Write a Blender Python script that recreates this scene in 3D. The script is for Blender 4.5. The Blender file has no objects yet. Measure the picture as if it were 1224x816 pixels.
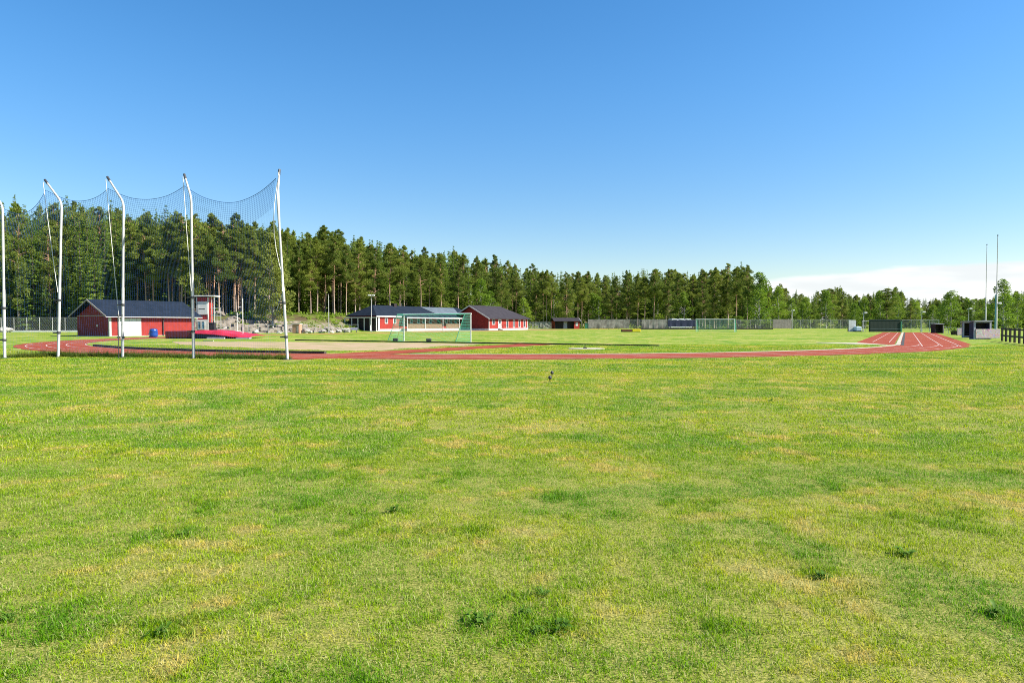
import bpy, math, random
import numpy as np
from mathutils import Vector, noise as mnoise
R = math.radians
rng = np.random.default_rng(7)
random.seed(7)
sc = bpy.context.scene
COL = sc.collection

# ------------------------------------------------------------------ camera, sky, sun, exposure
CAM_H, PITCH, FPX, CX, CY = 1.6, R(1.51), 816.0, 612.0, 408.0
cam_d = bpy.data.cameras.new('camera'); cam = bpy.data.objects.new('camera', cam_d); COL.objects.link(cam)
cam_d.lens = 24; cam_d.sensor_width = 36; cam_d.clip_start = 0.05; cam_d.clip_end = 6000
cam.location = (0, 0, CAM_H); cam.rotation_euler = (R(90) - PITCH, 0, 0)
sc.camera = cam
SUN_EL, SUN_AZ = 42.0, 100.0                        # azimuth clockwise from +Y
w = bpy.data.worlds.new('World'); sc.world = w; w.use_nodes = True
nt = w.node_tree; nt.nodes.clear()
def wn(t, **k):
    n = nt.nodes.new(t)
    for a, b in k.items(): setattr(n, a, b)
    return n
def wmath(op, a, b=None, c=None):
    n = wn('ShaderNodeMath', operation=op)
    for i, v in enumerate((a, b, c)):
        if v is None: continue
        if isinstance(v, (int, float)): n.inputs[i].default_value = v
        else: nt.links.new(v, n.inputs[i])
    return n.outputs[0]
def wsmooth(v, lo, hi):
    n = wn('ShaderNodeMapRange', interpolation_type='SMOOTHSTEP'); nt.links.new(v, n.inputs[0])
    n.inputs[1].default_value = lo; n.inputs[2].default_value = hi
    return n.outputs[0]
sky = wn('ShaderNodeTexSky', sky_type='NISHITA', sun_disc=False, sun_elevation=R(SUN_EL), sun_rotation=R(SUN_AZ),
         altitude=0, air_density=1.0, dust_density=0.35, ozone_density=2.2)
hsv = wn('ShaderNodeHueSaturation'); hsv.inputs['Saturation'].default_value = 1.34; nt.links.new(sky.outputs[0], hsv.inputs['Color'])
tc = wn('ShaderNodeTexCoord'); sep = wn('ShaderNodeSeparateXYZ'); nt.links.new(tc.outputs['Generated'], sep.inputs[0])
az = wmath('MULTIPLY', wmath('ARCTAN2', sep.outputs[0], sep.outputs[1]), 57.2958)
el = wmath('MULTIPLY', wmath('ARCSINE', sep.outputs[2]), 57.2958)
comb = wn('ShaderNodeCombineXYZ'); nt.links.new(wmath('MULTIPLY', az, 0.10), comb.inputs[0]); nt.links.new(wmath('MULTIPLY', el, 0.55), comb.inputs[1])
cn = wn('ShaderNodeTexNoise'); cn.inputs['Scale'].default_value = 1.6; cn.inputs['Detail'].default_value = 6; nt.links.new(comb.outputs[0], cn.inputs['Vector'])
cnv = wmath('SUBTRACT', cn.outputs[0], 0.5)
# a low bank of cloud along the horizon on the right
top = wmath('ADD', wmath('ADD', 3.35, wmath('MULTIPLY', wsmooth(az, 18.0, 34.0), 0.95)), wmath('MULTIPLY', cnv, 0.9))
edge = wsmooth(wmath('SUBTRACT', top, el), -0.08, 0.25)
cmask = wmath('MULTIPLY', wmath('MULTIPLY', edge, wsmooth(wmath('ADD', az, wmath('MULTIPLY', cnv, 5)), 17.4, 20.8)), wsmooth(az, 92.0, 70.0))
cmask = wmath('MULTIPLY', cmask, 0.93)
low = wn('ShaderNodeMix', data_type='RGBA', blend_type='MULTIPLY'); low.inputs[0].default_value = 1.0
lowf = wn('ShaderNodeMix', data_type='RGBA'); nt.links.new(wsmooth(el, 0.0, 21.0), lowf.inputs[0]); lowf.inputs[6].default_value = (0.82, 0.770, 0.765, 1); lowf.inputs[7].default_value = (1, 1, 1, 1)
nt.links.new(hsv.outputs[0], low.inputs[6]); nt.links.new(lowf.outputs[2], low.inputs[7])
mixs = wn('ShaderNodeMix', data_type='RGBA'); nt.links.new(cmask, mixs.inputs[0]); nt.links.new(low.outputs[2], mixs.inputs[6])
cs = wn('ShaderNodeMix', data_type='RGBA'); nt.links.new(wsmooth(cn.outputs[0], 0.35, 0.68), cs.inputs[0]); cs.inputs[6].default_value = (4.5, 4.7, 4.8, 1); cs.inputs[7].default_value = (5.4, 5.5, 5.5, 1)
nt.links.new(cs.outputs[2], mixs.inputs[7])
bg = wn('ShaderNodeBackground'); nt.links.new(mixs.outputs[2], bg.inputs[0]); bg.inputs[1].default_value = 0.085
wo = wn('ShaderNodeOutputWorld'); nt.links.new(bg.outputs[0], wo.inputs[0])
sun_d = bpy.data.lights.new('sun', 'SUN'); sun_d.energy = 5.0; sun_d.angle = R(0.5); sun_d.color = (1.0, 0.95, 0.86)
sun = bpy.data.objects.new('sun', sun_d); COL.objects.link(sun)
sdir = Vector((math.sin(R(SUN_AZ)) * math.cos(R(SUN_EL)), math.cos(R(SUN_AZ)) * math.cos(R(SUN_EL)), math.sin(R(SUN_EL))))
sun.rotation_euler = sdir.to_track_quat('Z', 'Y').to_euler(); sun.location = (40, 0, 40)
vs = sc.view_settings; vs.view_transform = 'Standard'; vs.look = 'None'; vs.gamma = 1.0; vs.use_curve_mapping = False
vs.exposure = 1.25
try:
    sc.cycles.max_bounces = 6; sc.cycles.transparent_max_bounces = 8; sc.cycles.use_denoising = False; sc.cycles.filter_width = 1.0
    sc.cycles.diffuse_bounces = 3; sc.cycles.transmission_bounces = 3
except Exception: pass

# ------------------------------------------------------------------ photo -> place
_cp, _sp = math.cos(PITCH), math.sin(PITCH)
def ray(px, py):
    dx, dy = (px - CX) / FPX, (CY - py) / FPX
    return Vector((dx, _cp + dy * _sp, -_sp + dy * _cp))
def gnd(px, py, z=0.0):
    d = ray(px, py); t = (z - CAM_H) / d.z
    return Vector((d.x * t, d.y * t, z))
def at(px, py, Y):
    d = ray(px, py); t = Y / d.y
    return Vector((d.x * t, Y, CAM_H + d.z * t))
def gx(px, Y, z=0.0): return Vector(((px - CX) / FPX * Y, Y, z))
U = Vector((0.5, 0.8660254, 0)); N = Vector((0.8660254, -0.5, 0))       # along the straights / across them
def st(s, t, z=0.0): return N * s + U * t + Vector((0, 0, z))
def to_st(x, y): return 0.8660254 * x - 0.5 * y, 0.5 * x + 0.8660254 * y
TC, CS, RIN, ROUT = 61.0, -36.9, 36.5, 40.9
def sm(x): x = min(1, max(0, x)); return x * x * (3 - 2 * x)
def height(x, y):
    s, t = to_st(x, y)
    h = 3.4 * sm((-s - 94) / 12) * sm((x + 64) / 14) * sm((185 - t) / 40)
    h += 2.5 * sm((-s - 112) / 60) * sm((x + 64) / 14)
    h += 3.0 * sm((y - 235) / 60)
    return h

# ------------------------------------------------------------------ materials
def newmat(name):
    m = bpy.data.materials.new(name); m.use_nodes = True
    return m, m.node_tree, m.node_tree.nodes['Principled BSDF']
def nd(t, ty, ins=None, **k):
    n = t.nodes.new(ty)
    for a, b in k.items(): setattr(n, a, b)
    for a, b in (ins or {}).items():
        if hasattr(b, 'links') or isinstance(b, bpy.types.NodeSocket): t.links.new(b, n.inputs[a])
        else: n.inputs[a].default_value = b
    return n
def rgba(c): return (c[0], c[1], c[2], 1)
def mixc(t, f, a, b, blend='MIX'):
    n = t.nodes.new('ShaderNodeMix'); n.data_type = 'RGBA'; n.blend_type = blend
    for i, v in ((0, f), (6, a), (7, b)):
        if isinstance(v, bpy.types.NodeSocket): t.links.new(v, n.inputs[i])
        elif i == 0: n.inputs[0].default_value = v
        else: n.inputs[i].default_value = rgba(v)
    return n.outputs[2]
def ramp(t, f, lo, hi):
    return nd(t, 'ShaderNodeMapRange', {0: f, 1: lo, 2: hi}, interpolation_type='SMOOTHSTEP').outputs[0]
def math_(t, op, a, b):
    n = t.nodes.new('ShaderNodeMath'); n.operation = op
    for i, v in enumerate((a, b)):
        if isinstance(v, bpy.types.NodeSocket): t.links.new(v, n.inputs[i])
        else: n.inputs[i].default_value = v
    return n.outputs[0]
def noise_(t, vec, scale, detail=4, rough=0.55):
    return nd(t, 'ShaderNodeTexNoise', {'Vector': vec, 'Scale': scale, 'Detail': detail, 'Roughness': rough}).outputs[0]
def mat(name, c, c2=None, scale=3.0, rough=0.7, metal=0.0, bump=0.0, bscale=20.0, coords='Object', stripes=None, spec=0.4):
    """mottled procedural paint / stone / cloth; stripes=(axis, per metre, depth) adds boards or tile courses"""
    m, t, p = newmat(name)
    tcn = t.nodes.new('ShaderNodeTexCoord'); v = tcn.outputs[coords]
    c2 = c2 or tuple(x * 0.75 for x in c)
    f = ramp(t, noise_(t, v, scale), 0.32, 0.68)
    col = mixc(t, f, c, c2)
    hgt = None
    if stripes:
        ax, per, dep = stripes
        s_ = nd(t, 'ShaderNodeSeparateXYZ', {0: v}).outputs[ax]
        fr = math_(t, 'FRACT', math_(t, 'MULTIPLY', s_, per), 0)
        gap = math_(t, 'LESS_THAN', fr, 0.1)
        wn_ = nd(t, 'ShaderNodeTexWhiteNoise', {'W': math_(t, 'FLOOR', math_(t, 'MULTIPLY', s_, per), 0)}, noise_dimensions='1D').outputs[0]
        col = mixc(t, math_(t, 'MULTIPLY', wn_, 0.35), col, c2)
        hgt = math_(t, 'MULTIPLY', fr, 1.0)
        b = nd(t, 'ShaderNodeBump', {'Strength': dep, 'Distance': 0.03, 'Height': hgt})
        t.links.new(b.outputs[0], p.inputs['Normal'])
    elif bump:
        b = nd(t, 'ShaderNodeBump', {'Strength': bump, 'Distance': 0.05, 'Height': noise_(t, v, bscale, 6)})
        t.links.new(b.outputs[0], p.inputs['Normal'])
    t.links.new(col, p.inputs['Base Color'])
    p.inputs['Roughness'].default_value = rough; p.inputs['Metallic'].default_value = metal
    p.inputs['Specular IOR Level'].default_value = spec
    return m
def grass_colour(t):
    """lawn colour by place: lush, mown, yellowing and straw-dry patches"""
    pos = t.nodes.new('ShaderNodeNewGeometry').outputs['Position']
    big = noise_(t, pos, 0.16, 3); mid = noise_(t, pos, 0.75, 5, 0.6); fine = noise_(t, pos, 3.3, 4)
    mp = nd(t, 'ShaderNodeMapping', {'Vector': pos, 'Scale': (0.05, 0.22, 1), 'Rotation': (0, 0, R(6))})
    band = noise_(t, mp.outputs[0], 1.5, 3)
    c = mixc(t, ramp(t, mid, 0.40, 0.60), (0.085, 0.180, 0.006), (0.164, 0.226, 0.011))
    c = mixc(t, math_(t, 'MULTIPLY', ramp(t, big, 0.42, 0.68), 0.55), c, (0.225, 0.245, 0.026))
    c = mixc(t, math_(t, 'MULTIPLY', ramp(t, band, 0.45, 0.64), 0.75), c, (0.245, 0.262, 0.050))
    dry = math_(t, 'ADD', math_(t, 'MULTIPLY', fine, 0.55), math_(t, 'MULTIPLY', mid, 0.65))
    dry = math_(t, 'ADD', dry, math_(t, 'MULTIPLY', big, 0.2))
    c = mixc(t, math_(t, 'MULTIPLY', ramp(t, dry, 0.715, 0.83), 0.85), c, (0.37, 0.285, 0.130))
    lush = noise_(t, nd(t, 'ShaderNodeMapping', {'Vector': pos, 'Location': (31, 7, 3)}).outputs[0], 0.55, 4)
    c = mixc(t, math_(t, 'MULTIPLY', ramp(t, lush, 0.53, 0.64), 0.8), c, (0.052, 0.155, 0.004))
    return c, dry
def make_ground():
    m, t, p = newmat('ground_grass')
    c, dry = grass_colour(t)
    geo = t.nodes.new('ShaderNodeNewGeometry'); pos = geo.outputs['Position']
    soil = mixc(t, ramp(t, noise_(t, pos, 70, 3), 0.35, 0.65), (0.075, 0.095, 0.010), (0.31, 0.28, 0.08))
    xyz = nd(t, 'ShaderNodeSeparateXYZ', {0: pos})
    near = ramp(t, xyz.outputs[1], 46.0, 24.0)                     # thatch under the real blades near the viewer
    c2 = mixc(t, math_(t, 'MULTIPLY', near, 0.85), c, soil)
    up = nd(t, 'ShaderNodeSeparateXYZ', {0: geo.outputs['True Normal']}).outputs[2]
    rock = mixc(t, ramp(t, noise_(t, pos, 0.9, 5), 0.4, 0.6), (0.20, 0.16, 0.12), (0.09, 0.11, 0.025))
    c2 = mixc(t, ramp(t, up, 0.985, 0.95), c2, rock)
    wood = mixc(t, ramp(t, noise_(t, pos, 0.5, 5), 0.4, 0.62), (0.07, 0.05, 0.025), (0.10, 0.13, 0.02))
    c2 = mixc(t, ramp(t, xyz.outputs[2], 1.2, 2.6), c2, wood)
    t.links.new(c2, p.inputs['Base Color']); p.inputs['Roughness'].default_value = 0.9; p.inputs['Specular IOR Level'].default_value = 0.1
    b = nd(t, 'ShaderNodeBump', {'Strength': 0.6, 'Distance': 0.06, 'Height': noise_(t, pos, 9.0, 8, 0.7)})
    t.links.new(b.outputs[0], p.inputs['Normal'])
    return m
def make_blade(dark=False):
    m, t, p = newmat('grass_blades')
    c, dry = grass_colour(t)
    at_ = nd(t, 'ShaderNodeAttribute', attribute_name='rnd')
    f = at_.outputs['Fac']
    c = nd(t, 'ShaderNodeHueSaturation', {'Saturation': 1.24, 'Value': 1.92, 'Color': c}).outputs[0]
    c = mixc(t, math_(t, 'MULTIPLY', ramp(t, f, 0.66, 1.0), 0.9), c, (0.50, 0.46, 0.22))
    c = mixc(t, math_(t, 'MULTIPLY', ramp(t, f, 0.45, 0.0), 0.85), c, (0.060, 0.160, 0.005))
    if dark: c = mixc(t, 0.75 if dark is True else 0.55, c, (0.035, 0.075, 0.012) if dark is True else (0.085, 0.225, 0.006))
    t.links.new(c, p.inputs['Base Color'])
    p.inputs['Roughness'].default_value = 0.6; p.inputs['Specular IOR Level'].default_value = 0.10
    tr = nd(t, 'ShaderNodeBsdfTranslucent', {'Color': c})
    mx = nd(t, 'ShaderNodeMixShader', {0: 0.46, 1: p.outputs[0], 2: tr.outputs[0]})
    t.links.new(mx.outputs[0], t.nodes['Material Output'].inputs[0])
    return m
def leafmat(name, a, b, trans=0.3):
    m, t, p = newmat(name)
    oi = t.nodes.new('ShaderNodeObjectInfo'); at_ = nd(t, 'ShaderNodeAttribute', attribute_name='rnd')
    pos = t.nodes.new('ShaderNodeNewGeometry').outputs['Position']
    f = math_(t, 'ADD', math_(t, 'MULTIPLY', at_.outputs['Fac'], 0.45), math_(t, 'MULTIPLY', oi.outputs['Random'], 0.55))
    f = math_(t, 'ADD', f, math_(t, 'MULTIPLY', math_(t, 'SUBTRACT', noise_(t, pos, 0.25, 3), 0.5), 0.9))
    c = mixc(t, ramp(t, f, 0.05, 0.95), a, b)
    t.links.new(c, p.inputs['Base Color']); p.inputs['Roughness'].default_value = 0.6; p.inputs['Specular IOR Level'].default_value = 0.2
    tr = nd(t, 'ShaderNodeBsdfTranslucent', {'Color': c})
    mx = nd(t, 'ShaderNodeMixShader', {0: trans, 1: p.outputs[0], 2: tr.outputs[0]})
    t.links.new(mx.outputs[0], t.nodes['Material Output'].inputs[0])
    return m
def pine_bark():
    m, t, p = newmat('pine_bark')
    tcn = t.nodes.new('ShaderNodeTexCoord'); v = tcn.outputs['Object']
    z = nd(t, 'ShaderNodeSeparateXYZ', {0: v}).outputs[2]
    n = noise_(t, v, 1.5, 6, 0.7)
    c = mixc(t, ramp(t, math_(t, 'ADD', z, math_(t, 'MULTIPLY', n, 5)), 5.0, 12.0), (0.36, 0.28, 0.22), (0.40, 0.22, 0.13))
    c = mixc(t, ramp(t, noise_(t, v, 6, 6, 0.7), 0.45, 0.7), c, (0.12, 0.085, 0.06))
    t.links.new(c, p.inputs['Base Color']); p.inputs['Roughness'].default_value = 0.9
    return m
def track_mat(name, c, c2):
    m, t, p = newmat(name)
    pos = t.nodes.new('ShaderNodeNewGeometry').outputs['Position']
    f = ramp(t, noise_(t, pos, 0.5, 6, 0.65), 0.35, 0.7)
    col = mixc(t, f, c, c2)
    col = mixc(t, math_(t, 'MULTIPLY', ramp(t, noise_(t, pos, 2.6, 6, 0.7), 0.5, 0.75), 0.5), col, tuple(x * 0.6 for x in c))
    col = mixc(t, math_(t, 'MULTIPLY', ramp(t, noise_(t, pos, 40, 2), 0.55, 0.8), 0.35), col, (0.45, 0.30, 0.22))
    t.links.new(col, p.inputs['Base Color']); p.inputs['Roughness'].default_value = 0.9; p.inputs['Specular IOR Level'].default_value = 0.1
    return m
M = dict(
    ground=make_ground(), blade=make_blade(), tuft=make_blade(True), lush=make_blade('lush'),
    pine=leafmat('pine_needles', (0.078, 0.125, 0.016), (0.215, 0.255, 0.036), 0.45),
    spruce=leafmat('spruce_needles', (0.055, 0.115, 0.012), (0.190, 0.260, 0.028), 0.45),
    birch=leafmat('birch_leaves', (0.110, 0.195, 0.014), (0.235, 0.325, 0.030), 0.5),
    palebirch=leafmat('pale_birch_leaves', (0.17, 0.21, 0.035), (0.33, 0.35, 0.08), 0.5),
    weed=leafmat('weed_leaves', (0.060, 0.140, 0.008), (0.130, 0.240, 0.030), 0.4),
    bark=pine_bark(), sbark=mat('spruce_bark', (0.13, 0.10, 0.08), (0.07, 0.055, 0.045), 5, 0.9),
    bbark=mat('birch_bark', (0.55, 0.53, 0.49), (0.10, 0.09, 0.08), 4, 0.8),
    track=track_mat('track_surface', (0.205, 0.033, 0.014), (0.25, 0.060, 0.030)),
    trackold=track_mat('worn_track', (0.34, 0.13, 0.06), (0.30, 0.18, 0.07)),
    line=mat('line_paint', (0.56, 0.50, 0.45), (0.34, 0.18, 0.15), 1.2, 0.8, coords='Object'),
    gravel=track_mat('gravel', (0.36, 0.25, 0.17), (0.22, 0.21, 0.08)),
    kerb_dark=mat('tarred_timber_kerb_shade', (0.022, 0.018, 0.016), (0.05, 0.04, 0.03), 2, 0.8),
    kerb_pale=mat('pale_concrete', (0.40, 0.36, 0.29), (0.29, 0.26, 0.17), 1.5, 0.9),
    concrete=mat('concrete', (0.46, 0.45, 0.42), (0.34, 0.33, 0.30), 1.2, 0.9, bump=0.2),
    white=mat('white_paint', (0.62, 0.62, 0.60), (0.52, 0.51, 0.48), 2.5, 0.5),
    pole=mat('galvanised_pole', (0.52, 0.52, 0.50), (0.36, 0.35, 0.33), 2.2, 0.6, 0.0),
    clamp=mat('black_metal', (0.03, 0.03, 0.032), (0.06, 0.06, 0.06), 6, 0.5),
    rope=mat('pale_rope', (0.70, 0.68, 0.62), (0.5, 0.48, 0.44), 20, 0.9),
    net=mat('dark_blue_net', (0.022, 0.090, 0.30), (0.022, 0.08, 0.22), 5, 0.8),
    gnet=mat('green_net', (0.035, 0.30, 0.20), (0.05, 0.38, 0.26), 5, 0.8),
    red=mat('red_boards', (0.30, 0.020, 0.011), (0.22, 0.014, 0.008), 1.2, 0.75, stripes=(0, 6.0, 0.6)),
    redy=mat('red_boards_end', (0.24, 0.016, 0.010), (0.17, 0.012, 0.008), 1.2, 0.75, stripes=(1, 6.0, 0.6)),
    redh=mat('red_cladding', (0.31, 0.022, 0.013), (0.25, 0.018, 0.011), 2, 0.7),
    roof=mat('slate_blue_roof', (0.008, 0.014, 0.024), (0.014, 0.020, 0.032), 1.0, 0.85, stripes=(0, 3.3, 0.8), spec=0.1),
    roofg=mat('grey_roof', (0.040, 0.036, 0.042), (0.030, 0.027, 0.032), 1.0, 0.85, stripes=(0, 3.3, 0.8), spec=0.1),
    tin=mat('pale_tin', (0.14, 0.165, 0.18), (0.10, 0.12, 0.13), 1.0, 0.45, 0.3, stripes=(0, 2.5, 0.6)),
    glass=mat('window_glass', (0.03, 0.04, 0.05), (0.05, 0.06, 0.08), 1, 0.08, spec=0.8),
    blueglass=mat('reflecting_glass', (0.16, 0.34, 0.48), (0.04, 0.08, 0.12), 2.0, 0.08, spec=0.8),
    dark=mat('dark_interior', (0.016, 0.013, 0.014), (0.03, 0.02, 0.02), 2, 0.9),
    timber=mat('oiled_timber', (0.21, 0.135, 0.075), (0.15, 0.095, 0.055), 2, 0.8, stripes=(2, 7.0, 0.5)),
    brown=mat('brown_canvas', (0.12, 0.045, 0.018), (0.09, 0.03, 0.014), 2, 0.8),
    yellow=mat('yellow_vinyl', (0.75, 0.62, 0.015), (0.66, 0.52, 0.01), 2, 0.5),
    maroon=mat('maroon_vinyl', (0.115, 0.012, 0.016), (0.085, 0.010, 0.014), 2, 0.6),
    pink=mat('crimson_tarpaulin', (0.44, 0.022, 0.050), (0.34, 0.014, 0.030), 1.2, 0.5, bump=0.4, bscale=3),
    navy=mat('navy_vinyl', (0.016, 0.020, 0.055), (0.025, 0.03, 0.07), 2, 0.6),
    blue=mat('blue_plastic', (0.012, 0.06, 0.26), (0.010, 0.045, 0.20), 2, 0.3),
    rock=mat('granite', (0.25, 0.21, 0.17), (0.11, 0.095, 0.07), 1.5, 0.9, bump=0.8, bscale=4),
    rockw=mat('pale_boulder', (0.42, 0.40, 0.36), (0.26, 0.24, 0.20), 1.5, 0.9, bump=0.8, bscale=4),
    brick=mat('faded_brick', (0.50, 0.27, 0.17), (0.40, 0.20, 0.13), 3, 0.9, stripes=(2, 8.0, 0.4)),
    tarp=mat('pale_tarpaulin', (0.33, 0.30, 0.26), (0.15, 0.13, 0.11), 0.9, 0.8, bump=0.6, bscale=2),
    board=mat('grey_boards', (0.40, 0.33, 0.29), (0.28, 0.23, 0.20), 1.5, 0.85, stripes=(0, 5.0, 0.6)),
    mesh=mat('fence_wire', (0.34, 0.35, 0.34), (0.26, 0.27, 0.26), 6, 0.6, 0.3),
    greenboard=mat('dark_green_boards', (0.010, 0.022, 0.014), (0.016, 0.030, 0.020), 1.5, 0.7, stripes=(0, 4.0, 0.5)),
    greenpost=mat('green_post', (0.05, 0.22, 0.13), (0.04, 0.17, 0.10), 2, 0.6),
    teal=mat('teal_paint', (0.10, 0.36, 0.42), (0.08, 0.28, 0.34), 2, 0.4),
    lilac=mat('lilac_grey_paint', (0.34, 0.33, 0.40), (0.26, 0.25, 0.32), 3, 0.7),
    wood_dark=mat('creosoted_wood', (0.040, 0.030, 0.024), (0.025, 0.02, 0.016), 3, 0.85),
    bluewhite=mat('pale_blue_plastic', (0.50, 0.62, 0.72), (0.42, 0.54, 0.66), 2, 0.5),
    carwhite=mat('car_paint_white', (0.78, 0.79, 0.80), (0.72, 0.73, 0.75), 0.5, 0.25),
    tyre=mat('tyre_rubber', (0.02, 0.02, 0.02), (0.03, 0.03, 0.03), 4, 0.9),
)
def speckled():
    m, t, p = newmat('graffiti_panel')
    tcn = t.nodes.new('ShaderNodeTexCoord'); v = tcn.outputs['Object']
    vo = nd(t, 'ShaderNodeTexVoronoi', {'Vector': v, 'Scale': 7.0})
    h = nd(t, 'ShaderNodeHueSaturation', {'Color': vo.outputs['Color'], 'Saturation': 0.7, 'Value': 0.9})
    c = mixc(t, ramp(t, noise_(t, v, 4, 3), 0.46, 0.56), (0.55, 0.50, 0.50), h.outputs[0])
    c = mixc(t, 0.5, c, (0.40, 0.22, 0.25))
    t.links.new(c, p.inputs['Base Color']); p.inputs['Roughness'].default_value = 0.8
    return m
M['speckle'] = speckled()

# ------------------------------------------------------------------ builders
def tag(o, label, cat, group=None, kind=None):
    if label: o['label'] = label
    if cat: o['category'] = cat
    if group: o['group'] = group
    if kind: o['kind'] = kind
    return o
def thing(name, label, cat, loc=(0, 0, 0), rz=0.0, group=None):
    o = bpy.data.objects.new(name, None); COL.objects.link(o); o.empty_display_size = 0.3
    o.location = loc; o.rotation_euler = (0, 0, rz)
    return tag(o, label, cat, group)
class MB:
    def __init__(s): s.v = []; s.f = []
    def add(s, vs, fs):
        b = len(s.v); s.v += [tuple(x) for x in vs]; s.f += [tuple(i + b for i in f) for f in fs]; return s
    def box(s, x0, x1, y0, y1, z0, z1):
        return s.add([(x0, y0, z0), (x1, y0, z0), (x1, y1, z0), (x0, y1, z0), (x0, y0, z1), (x1, y0, z1), (x1, y1, z1), (x0, y1, z1)],
                     [(0, 3, 2, 1), (4, 5, 6, 7), (0, 1, 5, 4), (1, 2, 6, 5), (2, 3, 7, 6), (3, 0, 4, 7)])
    def tube(s, pts, rad, n=8, cap=True):
        pts = [Vector(p) for p in pts]; rs = rad if isinstance(rad, (list, tuple)) else [rad] * len(pts)
        vs, fs = [], []
        for i, p in enumerate(pts):
            d = (pts[min(i + 1, len(pts) - 1)] - pts[max(i - 1, 0)]).normalized()
            if i == 0: a = d.orthogonal().normalized() if abs(d.z) < 0.8 else (Vector((1, 0, 0)) - d * d.x).normalized()
            else: a = (a - d * a.dot(d)).normalized()
            b = d.cross(a)
            for k in range(n):
                an = 2 * math.pi * k / n; vs.append(p + (a * math.cos(an) + b * math.sin(an)) * rs[i])
        for i in range(len(pts) - 1):
            for k in range(n):
                k2 = (k + 1) % n
                fs.append((i * n + k, i * n + k2, (i + 1) * n + k2, (i + 1) * n + k))
        if cap:
            q = len(vs); vs += vs[:n] + vs[(len(pts) - 1) * n:(len(pts) - 1) * n + n]
            fs.append(tuple(range(q, q + n))[::-1]); fs.append(tuple(range(q + n, q + 2 * n)))
        return s.add(vs, fs)
    def poly(s, pts, thick=(0, 0, 0)):
        """flat polygon extruded by a vector"""
        n = len(pts); t = Vector(thick); p = [Vector(q) for q in pts]
        return s.add(p + [q + t for q in p], [tuple(range(n))[::-1], tuple(range(n, 2 * n))] + [(i, (i + 1) % n, n + (i + 1) % n, n + i) for i in range(n)])
    def quad(s, *p): return s.add(p, [tuple(range(len(p)))])
    def build(s, name, m, parent=None, smooth=False, bevel=0.0):
        me = bpy.data.meshes.new(name); me.from_pydata(s.v, [], s.f); me.validate(); me.update()
        if isinstance(m, str): m = M[m]
        me.materials.append(m)
        if smooth: me.shade_smooth()
        o = bpy.data.objects.new(name, me); COL.objects.link(o)
        if parent: o.parent = parent
        if bevel:
            md = o.modifiers.new('bevel', 'BEVEL'); md.width = bevel; md.segments = 2; md.limit_method = 'ANGLE'
        return o
def structure(name, mb, m):
    o = mb.build(name, m); o['kind'] = 'structure'; return o
def np_mesh(name, V, F, m, rnd=None):
    """V (n,3), F (k,4) or (k,3)"""
    me = bpy.data.meshes.new(name); k = F.shape[1]
    me.vertices.add(len(V)); me.vertices.foreach_set('co', V.astype(np.float32).ravel())
    me.loops.add(F.size); me.loops.foreach_set('vertex_index', F.astype(np.int32).ravel())
    me.polygons.add(len(F)); me.polygons.foreach_set('loop_start', np.arange(0, F.size, k, dtype=np.int32))
    me.update(calc_edges=True)
    if rnd is not None:
        a = me.attributes.new('rnd', 'FLOAT', 'POINT'); a.data.foreach_set('value', rnd.astype(np.float32))
    me.materials.append(M[m] if isinstance(m, str) else m)
    return me
def lathe(profile, n=16):
    mb = MB(); vs = []; fs = []
    for r_, z in profile:
        for k in range(n): vs.append((r_ * math.cos(2 * math.pi * k / n), r_ * math.sin(2 * math.pi * k / n), z))
    for i in range(len(profile) - 1):
        for k in range(n): fs.append((i * n + k, i * n + (k + 1) % n, (i + 1) * n + (k + 1) % n, (i + 1) * n + k))
    fs.append(tuple(range(n))[::-1]); fs.append(tuple((len(profile) - 1) * n + k for k in range(n)))
    mb.add(vs, fs); return mb

# ------------------------------------------------------------------ ground, track, runways
def build_ground():
    xs = np.concatenate([[-2500, -1200, -600, -400], np.arange(-280, 330, 3.0), [420, 650, 1300, 2500]])
    ys = np.concatenate([[-800, -300, -120], np.arange(-60, 330, 3.0), [380, 480, 700, 1200, 2500]])
    nx, ny = len(xs), len(ys)
    V = np.array([(x, y, height(x, y)) for y in ys for x in xs])
    i = np.arange(nx - 1)[None, :] + np.arange(ny - 1)[:, None] * nx; i = i.ravel()
    F = np.stack([i, i + 1, i + nx + 1, i + nx], 1)
    me = np_mesh('ground', V, F, 'ground'); me.shade_smooth()
    o = bpy.data.objects.new('ground', me); COL.objects.link(o); o['kind'] = 'structure'
build_ground()
T_END = 141.0
def arc_pt(r, a, z): return st(CS + r * math.sin(a), TC - r * math.cos(a), z)      # a: 0 = bottom, + toward the right straight
def wob(i, k): return 0.10 * mnoise.noise(Vector((i * 1.9, k * 3.1, 9.5))) + 0.16 * mnoise.noise(Vector((i * 0.35, k * 7.3, 0.5)))
def ring(r0, r1, z, mb=None, a0=-math.pi / 2, a1=math.pi / 2, n=260, w_=1):
    mb = mb or MB(); vs, fs = [], []
    for i in range(n + 1):
        a = a0 + (a1 - a0) * i / n
        vs += [arc_pt(r0 + w_ * wob(i, 1), a, z), arc_pt(r1 + w_ * wob(i, 2), a, z)]
        if i: fs.append((2 * i - 2, 2 * i - 1, 2 * i + 1, 2 * i))
    mb.add(vs, fs); return mb
def strip(s0, s1, t0, t1, z, mb):
    return mb.quad(st(s0, t0, z), st(s1, t0, z), st(s1, t1, z), st(s0, t1, z))
tr = ring(RIN, ROUT, 0.012)
strip(CS + RIN, CS + ROUT + .3, TC, T_END, 0.012, tr)
structure('running_track', tr, 'track')
tl = MB(); strip(CS - ROUT, CS - RIN - 1.2, TC, 215, 0.012, tl)
structure('far_straight', tl, 'trackold')
fan = MB(); fan.quad(st(-3.6, 63.5, .012), st(-0.75, 57.5, .012), st(-0.75, T_END, .012), st(-3.6, T_END, .012))
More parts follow.
